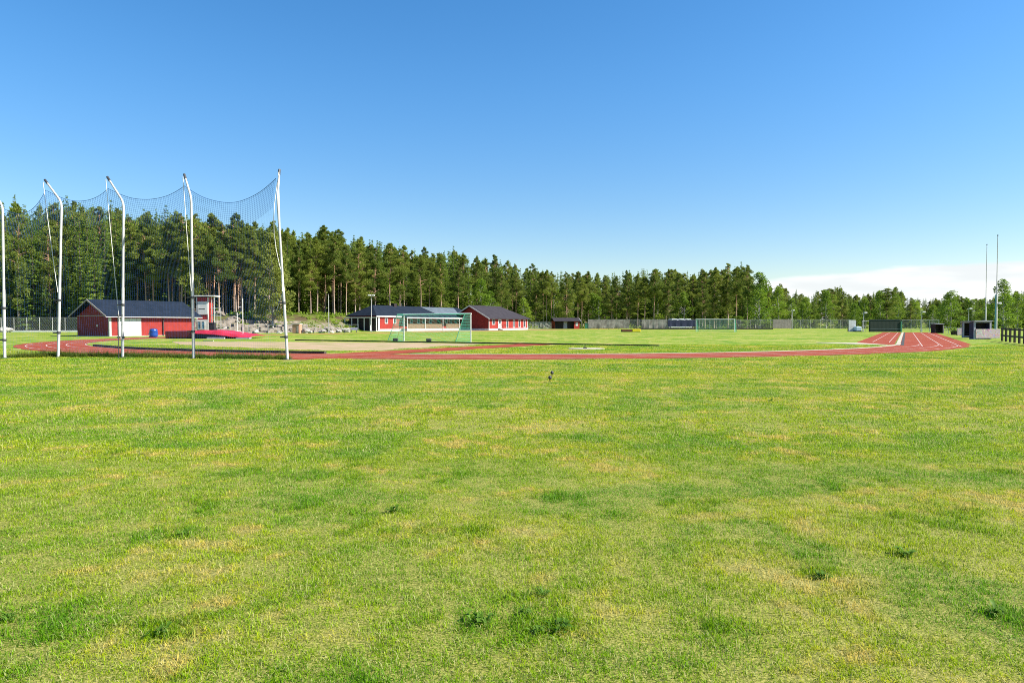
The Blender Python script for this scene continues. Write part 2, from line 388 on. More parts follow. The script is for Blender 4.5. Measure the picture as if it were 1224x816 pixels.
structure('inner_lanes', fan, 'track')
rw = MB(); strip(-26.0, -23.1, 21.5, 46.5, 0.016, rw)
structure('javelin_runway', rw, 'track')
ln = MB()
for r_ in (RIN + .05, RIN + 1.27, RIN + 2.49, RIN + 3.7): ring(r_ - .03, r_ + .03, 0.018, ln, w_=0)
for s_ in (-2.46, -1.23): strip(s_ - .028, s_ + .028, 66, T_END, 0.018, ln)
for s_ in (1.0, 2.2, 3.3): strip(s_ - .03, s_ + .03, 55.5, T_END, 0.018, ln)
for s_, t_ in ((1.0, 55.5), (2.2, 57.3), (3.3, 59.5)): strip(s_ - .45, s_ + .04, t_, t_ + .18, 0.019, ln)
for s_, t_ in ((CS - RIN - .5, 57), ): strip(s_ - .5, s_ + .5, t_, t_ + .06, 0.019, ln)
for k, a in enumerate((-.62, -.55, -.49)): ring(RIN + .4 + k * 1.22, RIN + 1.1 + k * 1.22, .019, ln, a, a + .004, 2, 0)
structure('lane_lines', ln, 'line')
gp = MB(); gp.quad(*[gnd(x, y, 0.008) for x, y in [(205, 408), (345, 408.6), (470, 409.4), (575, 410.8), (560, 413), (500, 416), (455, 418.6), (420, 419.6), (330, 417.3), (262, 414.3), (215, 411.5)]][::-1])
structure('gravel_area', gp, 'gravel')
yard = MB(); strip(-91, -80, 104, 168, .008, yard)
structure('clubhouse_path', yard, 'gravel')
# kerbs
def arc_kerb(name, label, m, a0, a1, r, wd, h, n=80):
    mb = MB(); vs, fs = [], []
    for i in range(n + 1):
        a = a0 + (a1 - a0) * i / n
        vs += [arc_pt(r, a, -.02), arc_pt(r, a, h), arc_pt(r - wd, a, h), arc_pt(r - wd, a, -.02)]
        if i:
            b, c = 4 * (i - 1), 4 * i
            fs += [(b, b + 1, c + 1, c), (b + 1, b + 2, c + 2, c + 1), (b + 2, b + 3, c + 3, c + 2)]
    fs += [(3, 2, 1, 0), (4 * n, 4 * n + 1, 4 * n + 2, 4 * n + 3)]
    mb.add(vs, fs); o = mb.build(name, m); tag(o, label, 'kerb'); return o
def ang(px, py):
    g = gnd(px, py); s_, t_ = to_st(g.x, g.y); return math.atan2(s_ - CS, TC - t_)
arc_kerb('track_kerb', 'low kerb with its shade painted black, inside the bend by the gravel', 'kerb_dark', ang(150, 413), ang(421, 420), RIN - .05, .25, .14)  # shade on this stretch of kerb is put into its dark colour
arc_kerb('track_kerb', 'pale concrete kerb along the inside of the bend, right of the runway', 'kerb_pale', ang(505, 421), math.pi / 2 - .02, RIN - .02, .22, .035)
mb = MB(); a, b = st(-49.5, 45.2), st(-15, 46.6)
d = (b - a); n_ = Vector((d.y, -d.x, 0)).normalized()
mb.poly([a - n_ * .1, a + n_ * .1, b + n_ * .1, b - n_ * .1], (0, 0, .10)); tag(mb.build('timber_edging', 'kerb_dark'), 'long dark timber edge between the pitch and the gravel', 'edging')
mb = MB(); strip(-.72, -.28, 57.0, T_END, .03, mb)
kb = MB(); k0 = [st(-.66, 57), st(-.38, 57), st(-.38, T_END), st(-.66, T_END)]; kb.poly([p + Vector((0, 0, -.02)) for p in k0], (0, 0, .06))
tag(kb.build('drain_kerb', 'kerb_pale'), 'straight pale concrete drain dividing the sprint lanes', 'kerb')
kb = MB(); kb.poly([st(-.34, 57, .002), st(-.12, 57, .002), st(-.12, T_END, .002), st(-.34, T_END, .002)], (0, 0, .016)); o = kb.build('drain_gap', 'kerb_dark'); o['kind'] = 'structure'
kb = MB(); kb.poly([st(-6.3, 61.2, 0), st(-.8, 56.4, 0), st(-.8, 57.3, 0), st(-3.6, 63.4, 0), st(-6.6, 62.4, 0)], (0, 0, .02)); o = kb.build('concrete_apron', 'kerb_pale'); o['kind'] = 'structure'
g = gnd(701, 416.8)
cm = lathe([(1.15, 0), (1.15, .03), (1.08, .034)], 40); o = cm.build('throwing_circle', 'kerb_pale'); o.location = g
tag(o, 'round pale concrete throwing circle set in the grass', 'throwing circle')
mb = MB(); mb.box(-.10, .12, -.07, .08, 0, .07).box(-.02, .02, -.02, .02, .07, .19); o = mb.build('stopper', 'clamp'); o.location = g + Vector((-.1, 0, .034)); tag(o, 'tiny dark marker standing on the concrete circle', 'marker')

# ------------------------------------------------------------------ trees: meshes
def quads(C, A, B, rnd):
    """leaf quads with centre C, half axes A, B"""
    n = len(C); V = np.empty((n, 4, 3)); V[:, 0] = C - A; V[:, 1] = C - B * .9; V[:, 2] = C + A; V[:, 3] = C + B * .9
    return V.reshape(-1, 3), np.arange(4 * n).reshape(n, 4), np.repeat(rnd, 4)
def rdir(n):
    d = rng.normal(size=(n, 3)); return d / np.linalg.norm(d, axis=1, keepdims=True)
def perp(d):
    r = np.cross(d, rdir(len(d))); return r / (np.linalg.norm(r, axis=1, keepdims=True) + 1e-9)
def leafset(C, L, W, droop=0.0, flat=0.0, out=None):
    n = len(C); d = rdir(n)
    if out is not None: d = d * .8 + out
    d[:, 2] = d[:, 2] * (1 - flat) - droop
    d /= np.linalg.norm(d, axis=1, keepdims=True)
    l = L * rng.uniform(.6, 1.3, (n, 1)); w_ = W * rng.uniform(.7, 1.3, (n, 1))
    return C, d * l, perp(d) * w_
def trunk_mesh(name, H, r0, r1, m, bend=.25, top=1.0, branches=()):
    mb = MB(); ph = random.uniform(0, 6)
    pts = [Vector((bend * math.sin(ph + i * .55) * i / 9, bend * math.cos(ph * 1.7 + i * .5) * i / 9, -0.4 + (H * top + .4) * i / 9)) for i in range(10)]
    mb.tube(pts, [r0 * 1.35] + [r0 + (r1 - r0) * i / 9 for i in range(1, 10)], 7)
    for p0, p1, r_ in branches: mb.tube([p0, (Vector(p0) + Vector(p1)) / 2 + Vector((0, 0, .15)), p1], [r_, r_ * .7, r_ * .3], 4, False)
    me = bpy.data.meshes.new(name); me.from_pydata(mb.v, [], mb.f); me.update(); me.shade_smooth(); me.materials.append(M[m]); return me
def pine_meshes(k, nb=46, q=165, low=.42):
    """Scots pine 20 m: bare pole, irregular flattened needle pads high up"""
    H = 20.0; Cs, As, Bs, rn = [], [], [], []; br = []
    n = nb + random.randint(-4, 5)
    for i in range(n):
        f = (i + random.random()) / n
        z = H * (low + (1 - low) * f ** .85) - .3
        reach = (1 - f) ** .7 * random.uniform(.4, 3.9) + .1
        if f < .15 and random.random() < .4: reach *= .6
        an = random.uniform(0, 2 * math.pi) ; c = np.array([math.cos(an) * reach, math.sin(an) * reach, z + reach * .18])
        br.append(((0, 0, z - .2), tuple(c), .06))
        rx = random.uniform(.6, 1.25) * (.30 + 1.0 * (1 - f) ** .7); rz = rx * random.uniform(.5, .8)
        m_ = int(q * rx)
        u = rdir(m_) * rng.uniform(.25, 1.0, (m_, 1)) ** .6
        P = c + u * np.array([rx, rx, rz])
        o = u.copy(); o[:, 2] = np.abs(o[:, 2]) + .35
        C, A, B = leafset(P, .22, .075, 0, 0, o * .9)
        Cs.append(C); As.append(A); Bs.append(B); rn.append(np.clip(rng.uniform(.1, .9, m_) + rng.uniform(-.25, .25), 0, 1))
    # twiggy dead stubs on the pole
    for i in range(7):
        z = H * random.uniform(.2, low); an = random.uniform(0, 6.28); br.append(((0, 0, z), (math.cos(an) * .9, math.sin(an) * .9, z + .1), .025))
    V, F, r_ = quads(np.concatenate(Cs), np.concatenate(As), np.concatenate(Bs), np.concatenate(rn))
    return trunk_mesh('trunk', H * .97, .20, .02, 'bark', .3, 1, br), np_mesh('crown', V, F, 'pine', r_)
def spruce_meshes(k, width=3.0, lev=40, low=.04):
    """Norway spruce 20 m: whorls of drooping boughs"""
    H = 20.0; Cs, As, Bs, rn = [], [], [], []
    for i in range(lev):
        f = i / (lev - 1); z = H * (low + (.985 - low) * f)
        Rr = width * (1 - f) ** .8 * random.uniform(.78, 1.1) + .12
        nb = max(4, int(9 * (1 - f * .5)))
        a0 = random.uniform(0, 6.28); zb = z
        for b in range(nb):
            z = zb + random.gauss(0, .16)
            an = a0 + 2 * math.pi * b / nb + random.uniform(-.25, .25); L = Rr * random.uniform(.65, 1.12)
            m_ = int(6 + 14 * L); t = rng.uniform(.12, 1, m_) ** .75
            wd = .20 + .32 * L * t * (1.15 - t)
            side = rng.uniform(-1, 1, m_) * wd
            x = np.cos(an) * L * t - np.sin(an) * side; y = np.sin(an) * L * t + np.cos(an) * side
            zz = z - .42 * L * t + .22 * L * t ** 2.5 + rng.normal(0, .07, m_) - np.abs(side) * .3
            P = np.stack([x, y, zz], 1); o = np.tile([math.cos(an), math.sin(an), -.35], (m_, 1))
            C, A, B = leafset(P, .13 + .13 * (1 - f), .05 + .055 * (1 - f), .12, .35, o * .9)
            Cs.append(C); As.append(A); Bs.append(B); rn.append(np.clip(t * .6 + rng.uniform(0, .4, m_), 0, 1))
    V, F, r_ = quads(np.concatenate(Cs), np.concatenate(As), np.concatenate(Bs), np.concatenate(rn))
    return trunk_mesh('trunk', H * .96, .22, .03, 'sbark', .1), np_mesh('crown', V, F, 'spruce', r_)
def birch_meshes(k, H=14.0, nb=44, q=85, low=.12, wd=3.0, m='birch', leaf=.17):
    Cs, As, Bs, rn = [], [], [], []; br = []
    for i in range(nb):
        f = (i + random.random()) / nb; z = H * (low + (1 - low) * f)
        env = wd * (math.sin(math.pi * min(1, .12 + .88 * f ** .8)) ** .8 * (1.05 - .55 * f)) + .25
        reach = env * random.uniform(.35, 1.0); an = random.uniform(0, 6.28)
        c = np.array([math.cos(an) * reach, math.sin(an) * reach, z])
        br.append(((0, 0, max(.8, z - reach * .8)), tuple(c), .045))
        rx = random.uniform(.6, 1.15); rz = rx * random.uniform(.7, 1.2); m_ = int(q * rx)
        u = rdir(m_) * rng.uniform(.35, 1.0, (m_, 1)) ** .5
        P = c + u * np.array([rx, rx, rz])
        C, A, B = leafset(P, leaf, leaf * .75, .35)
        Cs.append(C); As.append(A); Bs.append(B); rn.append(np.clip(rng.uniform(.1, .9, m_) + rng.uniform(-.3, .3), 0, 1))
    V, F, r_ = quads(np.concatenate(Cs), np.concatenate(As), np.concatenate(Bs), np.concatenate(rn))
    return trunk_mesh('trunk', H * .92, .16, .03, 'bbark' , .35, 1, br), np_mesh('crown', V, F, m, r_)
PINES = [pine_meshes(k, low=l) for k, l in enumerate((.50, .56, .46, .60, .52, .44, .58, .48, .54))]
LPINES = [pine_meshes(k, 56, 150, l) for k, l in enumerate((.22, .16, .28, .33, .2))]
SPRUCES = [spruce_meshes(k, w_, 40, l) for k, (w_, l) in enumerate(((3.0, .04), (2.6, .05), (3.4, .03), (2.3, .12), (2.8, .07), (2.1, .05)))]
BIRCHES = [birch_meshes(k, 14, n, 80, l, w_) for k, (n, l, w_) in enumerate(((46, .12, 3.0), (40, .16, 2.6), (52, .08, 3.4), (40, .2, 2.4)))]
MESHH = {'pine': 20.0, 'lowpine': 20.0, 'spruce': 20.0, 'birch': 14.0}
POOL = {'pine': PINES, 'lowpine': LPINES, 'spruce': SPRUCES, 'birch': BIRCHES}
NAME = {'pine': 'pine_tree', 'lowpine': 'pine_tree', 'spruce': 'spruce_tree', 'birch': 'birch_tree'}
LOOK = {'pine': 'tall bare-trunked pine', 'lowpine': 'bushy low-boughed pine',
        'spruce': 'dark drooping spruce', 'birch': 'bright leafy birch'}
ZONES = [(-80, 88, 'behind the wire fence left of the red shed'), (88, 135, 'behind the gable end of the red shed'),
         (135, 234, 'behind the long roof of the red shed'), (234, 300, 'on the bank behind the red and white tower'),
         (300, 346, 'behind the lone round birch'), (346, 415, 'on the stony bank left of the clubhouse'),
         (415, 450, 'behind the veranda end of the clubhouse'), (450, 550, 'behind the long low wing of the clubhouse'),
         (550, 630, 'behind the gabled wing of the clubhouse'), (630, 660, 'behind the low stone wall'),
         (660, 700, 'behind the small red kiosk'), (700, 756, 'behind the left tarpaulin of the long fence'),
         (756, 832, 'behind the long fence left of the far goal'), (832, 880, 'behind the far goal'),
         (880, 948, 'behind the grey panel of the fence'), (948, 1034, 'between the grey panel and the green board'),
         (1034, 1080, 'behind the dark green board'), (1080, 1150, 'right of the dark green board'), (1150, 1400, 'behind the dugouts and tall masts')]
def zone(px):
    for a, b, s_ in ZONES:
        if a <= px < b: return s_
    return ZONES[-1][2]
def tree(kind, x, y, h, label=None, group=None, wide=1.0, var=None, cat='tree'):
    z = height(x, y)
    t = thing(NAME[kind], label, cat, (x, y, z), random.uniform(0, 6.28), group)
    tm, cm_ = POOL[kind][random.randrange(len(POOL[kind])) if var is None else var]
    for nme, me in (('trunk', tm), ('crown', cm_)):
        o = bpy.data.objects.new(nme, me); COL.objects.link(o); o.parent = t
    k = h / MESHH[kind]; kw = wide * k ** .6 * (random.uniform(.78, 1.12) if kind == 'pine' else random.uniform(.92, 1.25))
    t.scale = (kw, kw, k)
    return t
OUT = [(-80, 238), (0, 238), (20, 237), (40, 246), (60, 241), (88, 236), (112, 244), (128, 248), (150, 246), (185, 249), (215, 251), (240, 256), (262, 262), (285, 260), (302, 266), (325, 268),
       (345, 272), (365, 276), (388, 271), (412, 276), (445, 285), (478, 288), (498, 297), (545, 298), (575, 306), (600, 309), (640, 319), (680, 323), (720, 325), (742, 323), (775, 319), (808, 321), (835, 324),
       (855, 318), (890, 316), (900, 330), (920, 336), (945, 344), (962, 352), (985, 345), (1000, 340), (1020, 352), (1050, 346), (1068, 340), (1090, 354), (1115, 356), (1140, 351), (1160, 355), (1180, 356), (1200, 347), (1300, 345)]
EDGE = [(-80, 134), (95, 136), (140, 134), (235, 132), (300, 138), (420, 158), (520, 184), (620, 204), (700, 212), (800, 212), (900, 216), (1000, 222), (1100, 222), (1300, 205)]
def lerp(tab, x):
    for (a, b), (c, d_) in zip(tab, tab[1:]):
        if a <= x <= c: return b + (d_ - b) * (x - a) / (c - a)
    return tab[-1][1]
def kind_for(px, row):
    u = random.random()
    if px < 100: return 'spruce' if u < .72 else ('birch' if u < .82 and row == 0 else 'lowpine')
    if px < 150: return 'spruce' if u < .5 else ('lowpine' if u < .75 else 'pine')
    if px < 420: return 'pine' if u < (.93 if row == 0 else .78) else ('lowpine' if u < .96 and row == 0 else 'spruce')
    if px < 560: return 'pine' if u < .48 else ('lowpine' if u < (.88 if row == 0 else .66) else 'spruce')
    if px < 760: return 'lowpine' if u < (.45 if row == 0 else .28) else ('pine' if u < .62 else ('spruce' if u < .86 else 'birch'))
    if px < 895: return 'pine' if u < .38 else ('lowpine' if u < .68 else ('spruce' if u < .87 else 'birch'))
    if row == 0: return 'birch' if u < .82 else ('lowpine' if u < .92 else 'spruce')
    return 'spruce' if u < .45 else ('lowpine' if u < .6 else 'birch')
H0 = 386.5
def place_row(row, step, dd, lo, hi, x0, x1):
    px = x0
    while px < x1:
        p = px + random.uniform(-.35, .35) * step
        Y = lerp(EDGE, p) + dd + random.uniform(-3, 3)
        kind = kind_for(p, row)
        topy = H0 - (H0 - lerp(OUT, p)) * random.uniform(lo, hi)
        if p > 895 and row > 0 and kind == 'birch': topy = H0 - (H0 - topy) * .85
        X = (p - CX) / FPX * Y
        h = CAM_H + (H0 - topy) / FPX * Y - height(X, Y)
        if kind == 'birch' and p < 895: h *= random.uniform(.55, .75)
        h = max(h, 5)
        lab = LOOK[kind] + (', front row, ' if row == 0 else ', set back in the wood, ') + zone(p)
        lab = lab.replace(', front row, ', ' in front ').replace(', set back in the wood, ', ' set back ')
        tree(kind, X, Y, h, lab, NAME[kind].replace('_', ' ') + 's ' + zone(p), 1.15 if kind == 'birch' else 1.0)
        px += step * (.72 if 130 < p < 450 else 1.0)
place_row(0, 18, 0, .66, .98, -12, 1240)
place_row(1, 15, 9, .80, 1.0, -12, 1240)
place_row(2, 15, 19, .84, 1.06, -12, 1240)
# ------------------------------------------------------------------ the depth of the wood: one mass behind the countable trees
def forest_mass():
    for nm, kinds, mname in (('deep_forest', ('pine', 'spruce', 'lowpine'), None),):
        Vs, Fs, Rs, mi, off = [], [], [], [], 0
        px = -60
        rows = [(28, 14), (38, 13), (50, 13), (64, 12), (80, 12), (98, 12)]
        for dd, step in rows:
            px = -70
            while px < 1300:
                p = px + random.uniform(-.4, .4) * step; px += step
                Y = lerp(EDGE, p) + dd + random.uniform(-4, 4); X = (p - CX) / FPX * Y
                h = (CAM_H + (H0 - lerp(OUT, p)) / FPX * Y - height(X, Y)) * random.uniform(.86, .99)
                kk = random.choice(('pine', 'spruce', 'spruce', 'spruce', 'lowpine'))
                tm, cm_ = random.choice(POOL[kk])
                for me, mm in ((tm, 0 if kk != 'spruce' else 1), (cm_, 2 if kk != 'spruce' else 3)):
                    v = np.empty(len(me.vertices) * 3, np.float32); me.vertices.foreach_get('co', v); v = v.reshape(-1, 3)
                    if mm >= 2:
                        nq = len(v) // 4; keep = rng.random(nq) < .26
                        v = v.reshape(nq, 4, 3)[keep]; ctr = v.mean(1, keepdims=True); v = (ctr + (v - ctr) * 2.0).reshape(-1, 3)
                        f = np.arange(len(v)).reshape(-1, 4)
                    else:
                        f = np.array([pl.vertices[:] for pl in me.polygons if len(pl.vertices) == 4])
                    a = random.uniform(0, 6.28); ca, sa = math.cos(a), math.sin(a); k = h / 20
                    kw = k ** .6
                    v = np.stack([(v[:, 0] * ca - v[:, 1] * sa) * kw + X, (v[:, 0] * sa + v[:, 1] * ca) * kw + Y, v[:, 2] * k + height(X, Y)], 1)
                    Vs.append(v); Fs.append(f + off); off += len(v); mi.append(np.full(len(f), mm)); Rs.append(rng.random(len(v)) * .7)
        V, F, R_ = np.concatenate(Vs), np.concatenate(Fs), np.concatenate(Rs)
        me = np_mesh(nm, V, F, 'bark', R_)
        for x in ('sbark', 'pine', 'spruce'): me.materials.append(M[x])
        me.polygons.foreach_set('material_index', np.concatenate(mi).astype(np.int32))
        o = bpy.data.objects.new(nm, me); COL.objects.link(o); o['kind'] = 'stuff'
        o['label'] = 'dense conifer wood closing the view behind the front trees'; o['category'] = 'forest'
forest_mass()
def undergrowth():
    C = []
    for i in range(900):
        p = random.uniform(-60, 1290); Y = lerp(EDGE, p) + random.uniform(-4, 26) + (2 if p < 440 else 0); X = (p - CX) / FPX * Y
        n = 14; r_ = random.uniform(.4, 1.1)
        if p > 560: r_ *= 1.3
        C.append(np.array([X, Y, height(X, Y) + r_ * .4]) + rng.normal(size=(n, 3)) * np.array([r_ * .6, r_ * .6, r_ * .38]))
    for i in range(230):
        s_, t_ = random.uniform(-112, -95), random.uniform(58, 118); q = st(s_, t_)
        if q.x < -60: continue
        n = 16; r_ = random.uniform(.25, .8)
        C.append(np.array([q.x, q.y, height(q.x, q.y) + r_ * .35]) + rng.normal(size=(n, 3)) * np.array([r_ * .7, r_ * .7, r_ * .35]))
    P = np.concatenate(C); _, A, B = leafset(P, .24, .17)
    V, F, r_ = quads(P, A, B, rng.random(len(P)))
    o = bpy.data.objects.new('undergrowth', np_mesh('undergrowth', V, F, 'birch', r_)); COL.objects.link(o); o['kind'] = 'stuff'
    o['label'] = 'low leafy undergrowth along the edge of the wood'; o['category'] = 'undergrowth'
undergrowth()
# trees that stand out
POOL['lone'] = [birch_meshes(9, 17.5, 120, 120, .13, 3.6, 'palebirch', .15)]; MESHH['lone'] = 17.5; NAME['lone'] = 'birch_tree'
b0 = gx(326, 122); tree('lone', b0.x, b0.y, 16.2, 'lone tall weeping birch in full leaf right of the crimson mat', None, 1.05)
p0 = gx(893, 208); tree('pine', p0.x, p0.y, 19.5, 'tallest thin pine with an open crown rising above the wood, right of the far goal', None, .9, 0)
p0 = gx(907, 205); tree('birch', p0.x, p0.y, 16.5, 'largest bright birch with a pointed top left of the grey board panel', None, 1.25, 2)
p0 = gx(1060, 190); tree('lowpine', p0.x, p0.y, 11.5, 'broad pale-trunked pine spreading above the dark green board', None, 1.5, 1)
p0 = gx(1198, 150); tree('birch', p0.x, p0.y, 10.8, 'big rounded pale green tree right of the masts', None, 1.35, 0)
p0 = gx(1136, 190); tree('birch', p0.x, p0.y, 10.5, 'slim yellowish birch left of the first dugout', None, 1.2, 1)
p0 = gx(882, 196); o = tree('birch', p0.x, p0.y, 3.6, 'small round yellow-green bush behind the far goal', None, 1.9, 2, 'bush'); o.name = 'bush'

# ------------------------------------------------------------------ throwing cage: five poles and the net
PY = [31.4, 32.2, 32.2, 31.0, 30.2]
POLE = [((5, 429), (3, 246), (-14, 222)), ((69, 427), (73.6, 242), (54, 215.5)), ((146, 427.5), (147.6, 242), (128.6, 212)), ((231, 429), (228.4, 236), (220.4, 209)), ((343.5, 430.5), (331.6, 236), (334, 203.5))]
plab = ['white cage pole at the left picture edge, only its shaft in view', 'white bent cage pole left of the red shed, with a rope', 'white bent cage pole before the white shed door',
        'white bent cage pole before the tower and red mat', 'leaning white cage pole at the right end of the net']
tips, feet = [], []
for i, ((bx, by), (mx, my), (tx, ty)) in enumerate(POLE):
    Y = PY[i]; f = gx(bx, Y); m_ = at(mx, my, Y + .1); t_ = at(tx, ty, Y + .75)
    tips.append(t_); feet.append(f)
    th = thing('cage_pole', plab[i], 'net pole', f, 0, 'poles of the throwing cage')
    z = lambda p: p - f
    s1 = f + (m_ - f) * .45
    MB().tube([z(f) + Vector((0, 0, -.1)), z(s1)], .062, 12).build('lower_shaft', 'pole', th, True)
    k1 = m_ + (f - m_).normalized() * .25; k2 = m_ + (t_ - m_).normalized() * .25
    MB().tube([z(s1), z(k1), z(m_ * .5 + (k1 + k2) * .25), z(k2), z(t_)], [.054, .050, .049, .048, .040], 12).build('upper_arm', 'pole', th, True)
    e = (t_ - m_).normalized()
    MB().tube([z(t_ - e * .26), z(t_ + e * .03)], .057, 10).build('end_cap', 'clamp', th)
    for fr in (.12, .33):
        c = f + (m_ - f) * (fr + .04 * i % .07); dz = (m_ - f).normalized() * .05
        cl = MB().tube([z(c - dz), z(c + dz)], .084, 12); c0 = z(c); cl.box(c0.x - .26, c0.x - .08, c0.y - .03, c0.y + .03, c0.z - .03, c0.z + .03); cl.build('clamp', 'clamp', th)
    MB().box(-.16, .16, -.16, .16, 0, .03).build('base_plate', 'clamp', th)
    q = t_ + Vector((0, -.02, -.12)); e_ = f + (m_ - f) * (.42 if i != 2 else .12)
    if i in (1, 2, 4, 3):
        rp = [z(q + (e_ - q) * k / 8 + Vector((0, -.13, -.5 * math.sin(math.pi * k / 8) * .2))) for k in range(9)]
        MB().tube(rp, .014, 5).build('hoist_rope', 'rope', th)
        if i == 4:
            MB().tube([p + Vector((-.32 * math.sin(math.pi * min(1, k / 7)), .1, 0)) for k, p in enumerate(rp)] + [z(f + Vector((-.5, .1, 2.2)))], .016, 5).build('hoist_rope', 'rope', th)
def cage_net():
    pk = [tips[0] + Vector((0, 0, -.45)), tips[1] + Vector((0.02, 0, -.47)), tips[2] + Vector((.02, 0, -.55)), tips[3] + Vector((0, 0, -.52)), at(330, 213.5, PY[4] + .6)]
    bt = [gx(3, 32.2), gx(68, 33.0), gx(146, 33.0), gx(231, 31.8), gx(339, 31.0)]
    mb = MB(); cell = .095; rows = 84
    cols = []
    for i in range(4):
        n = max(8, int(((bt[i + 1] - bt[i]).length) / cell))
        for k in range(n + (1 if i == 3 else 0)):
            f = k / n; a = pk[i].lerp(pk[i + 1], f); b = bt[i].lerp(bt[i + 1], f)
            sag = (.95 if i == 0 else .52 if i < 3 else .62) * (1 - (2 * f - 1) ** 2)
            if i == 3: sag += .25 * math.sin(math.pi * f)
            a = a + Vector((0, .25 * math.sin(math.pi * f), -sag))
            cols.append((a, b, i, f))
    grid = []
    for a, b, i, f in cols:
        line = []
        for r_ in range(rows + 1):
            g = r_ / rows; p = a.lerp(b, g)
            bil = math.sin(math.pi * g)
            p = p + Vector((0, bil * .5 * (.4 + math.sin(math.pi * f) ** 2), 0))
            if i == 3: p.x -= .42 * (math.sin(math.pi * min(1, g * 1.25)) ** .8 if g < .8 else 0) * sm(f) + .12 * mnoise.noise(Vector((g * 4, 2, 0)))
            p.z += .04 * mnoise.noise(Vector((p.x * .8, g * 5, 1)))
            p.z = max(p.z, .03)
            line.append(p)
        grid.append(line)
    for line in grid: mb.tube(line, [.0048 if r_ < 14 else .0012 for r_ in range(rows + 1)], 3, False)
    for r_ in range(rows + 1): mb.tube([l[r_] for l in grid], .014 if r_ == 0 else (.0050 if r_ < 14 else .0012), 3, False)
    root = thing('safety_net', 'large dark blue mesh net sagging between the bent white poles', 'net', feet[2])
    mb.v = [(x - feet[2].x, y - feet[2].y, z) for x, y, z in mb.v]
    mb.build('mesh_panel', 'net', root)
    hm = MB(); pts = []
    for k in range(70):
        f = k / 69 * 3.999; i = int(f); p = bt[i].lerp(bt[i + 1], f - i) - feet[2]
        pts.append(p + Vector((0, -.2 + .12 * math.sin(k * 1.9), .045 + .03 * math.sin(k * 2.7))))
    hm.tube(pts, [.07 + .035 * math.sin(k * 1.3) for k in range(70)], 6); hm.build('bunched_hem', 'tuft', root, True)
cage_net()
th = thing('fence_bracket', 'thin dark pipe frame standing before the white shed door', 'frame', gx(141.5, 31.4))
MB().tube([(0, 0, 0), (0, 0, 2.0)], .022, 6).build('upright', 'clamp', th)
MB().tube([(-.12, 0, 1.97), (.22, 0, 1.97)], .022, 6).build('crossbar', 'clamp', th)

# ------------------------------------------------------------------ buildings
def pane_window(par, x, z0, w_, h, y=0.0, glass='glass', fr=.13, name='window'):
    """on a wall facing local -y at plane y"""
    f = MB(); f.box(x, x + w_, y - .05, y + .03, z0, z0 + fr).box(x, x + w_, y - .05, y + .03, z0 + h - fr, z0 + h)
    f.box(x, x + fr, y - .048, y + .03, z0 + fr, z0 + h - fr).box(x + w_ - fr, x + w_, y - .048, y + .03, z0 + fr, z0 + h - fr)
    o = f.build(name, 'white', par)
    g = MB().box(x + fr, x + w_ - fr, y - .02, y + .02, z0 + fr, z0 + h - fr); g.build('pane', glass, o); return o
def gable_roof(L, W, zE, zR, ov, th_=.14, hipR=0.0, hipL=0.0, ovE=.5):
    """ridge along x; local front is y=0"""
    mb = MB(); k = (zR - zE) / (W / 2)
    y0, y1, ym = -ovE, W + ovE, W / 2; z0 = zE - k * ovE
    a = Vector((-ov, y0, z0)); b = Vector((L + ov, y0, z0)); c = Vector((L + ov - hipR, ym, zR)); d_ = Vector((-ov + hipL, ym, zR))
    e = Vector((-ov, y1, z0)); f = Vector((L + ov, y1, z0)); t = Vector((0, 0, th_))
    lo = [a, b, c, d_, e, f]; hi = [p + t for p in lo]
    mb.add(lo + hi, [(6, 7, 8, 9), (9, 8, 11, 10), (3, 2, 1, 0), (4, 5, 2, 3), (0, 1, 7, 6), (5, 4, 10, 11),
                     (1, 2, 8, 7), (2, 5, 11, 8), (3, 0, 6, 9), (4, 3, 9, 10)] + ([(7, 8, 11)] if hipR else []) + ([(6, 10, 9)] if hipL else []))
    return mb
RZ = R(60)
def shed():
    W, L = 7.3, 11.6; th = thing('storage_shed', 'red wooden shed with a blue-black roof and white doors', 'shed', gx(131.4, 84), RZ)
    for y in (0, W - .12): MB().box(0, L, y, y + .12, 0, 2.55).build('wall', 'red', th)
    for x in (0, L - .12): MB().poly([(x, .12, 0), (x, W - .12, 0), (x, W - .12, 2.55), (x, W / 2, 4.3), (x, .12, 2.55)], (.12, 0, 0)).build('end_wall', 'redy', th)
    r_ = gable_roof(L, W, 2.66, 4.5, .75, .14, ovE=.55).build('roof', 'roof', th)
    f = MB(); f.box(-.76, L + .76, -.60, -.553, 2.36, 2.44); f.build('fascia', 'white', th)
    for sgn in (0, 1):
        bb = MB(); y0 = -.56 if sgn == 0 else W + .56
        bb.poly([(-.80, y0, 2.34), (-.80, W / 2, 4.42), (-.80, W / 2, 4.64), (-.80, y0, 2.54)], (.045, 0, 0)); bb.build('bargeboard', 'board', th)
    MB().box(-.06, .16, -.05, -.003, 0, 2.3).box(-.055, -.003, -.003, .2, 0, 2.3).build('corner_board', 'white', th)
    MB().box(-.05, -.003, .2, W, 2.52, 2.62).build('trim_board', 'board', th)
    d = MB(); d.box(.95, 3.95, -.06, -.004, .06, 2.25).build('door', 'white', th)
    for x in (1.55, 2.42, 3.35): MB().box(x, x + .03, -.075, -.061, .1, 2.2).build('door_seam', 'board', th)
    MB().tube([(2.5, -.09, 1.0), (2.5, -.09, 1.2)], .025, 6).build('handle', 'clamp', th)
    MB().tube([(6.9, -.12, 0), (6.9, -.12, 2.3), (6.9, -.52, 2.42)], .06, 8).build('downpipe', 'clamp', th)
    MB().box(-.1, L + .1, -.08, W + .08, -.1, .06).build('plinth', 'concrete', th)
    sg = MB().box(-.05, -.003, 2.6, 2.85, 1.2, 1.45); sg.build('lamp', 'white', th)
shed()
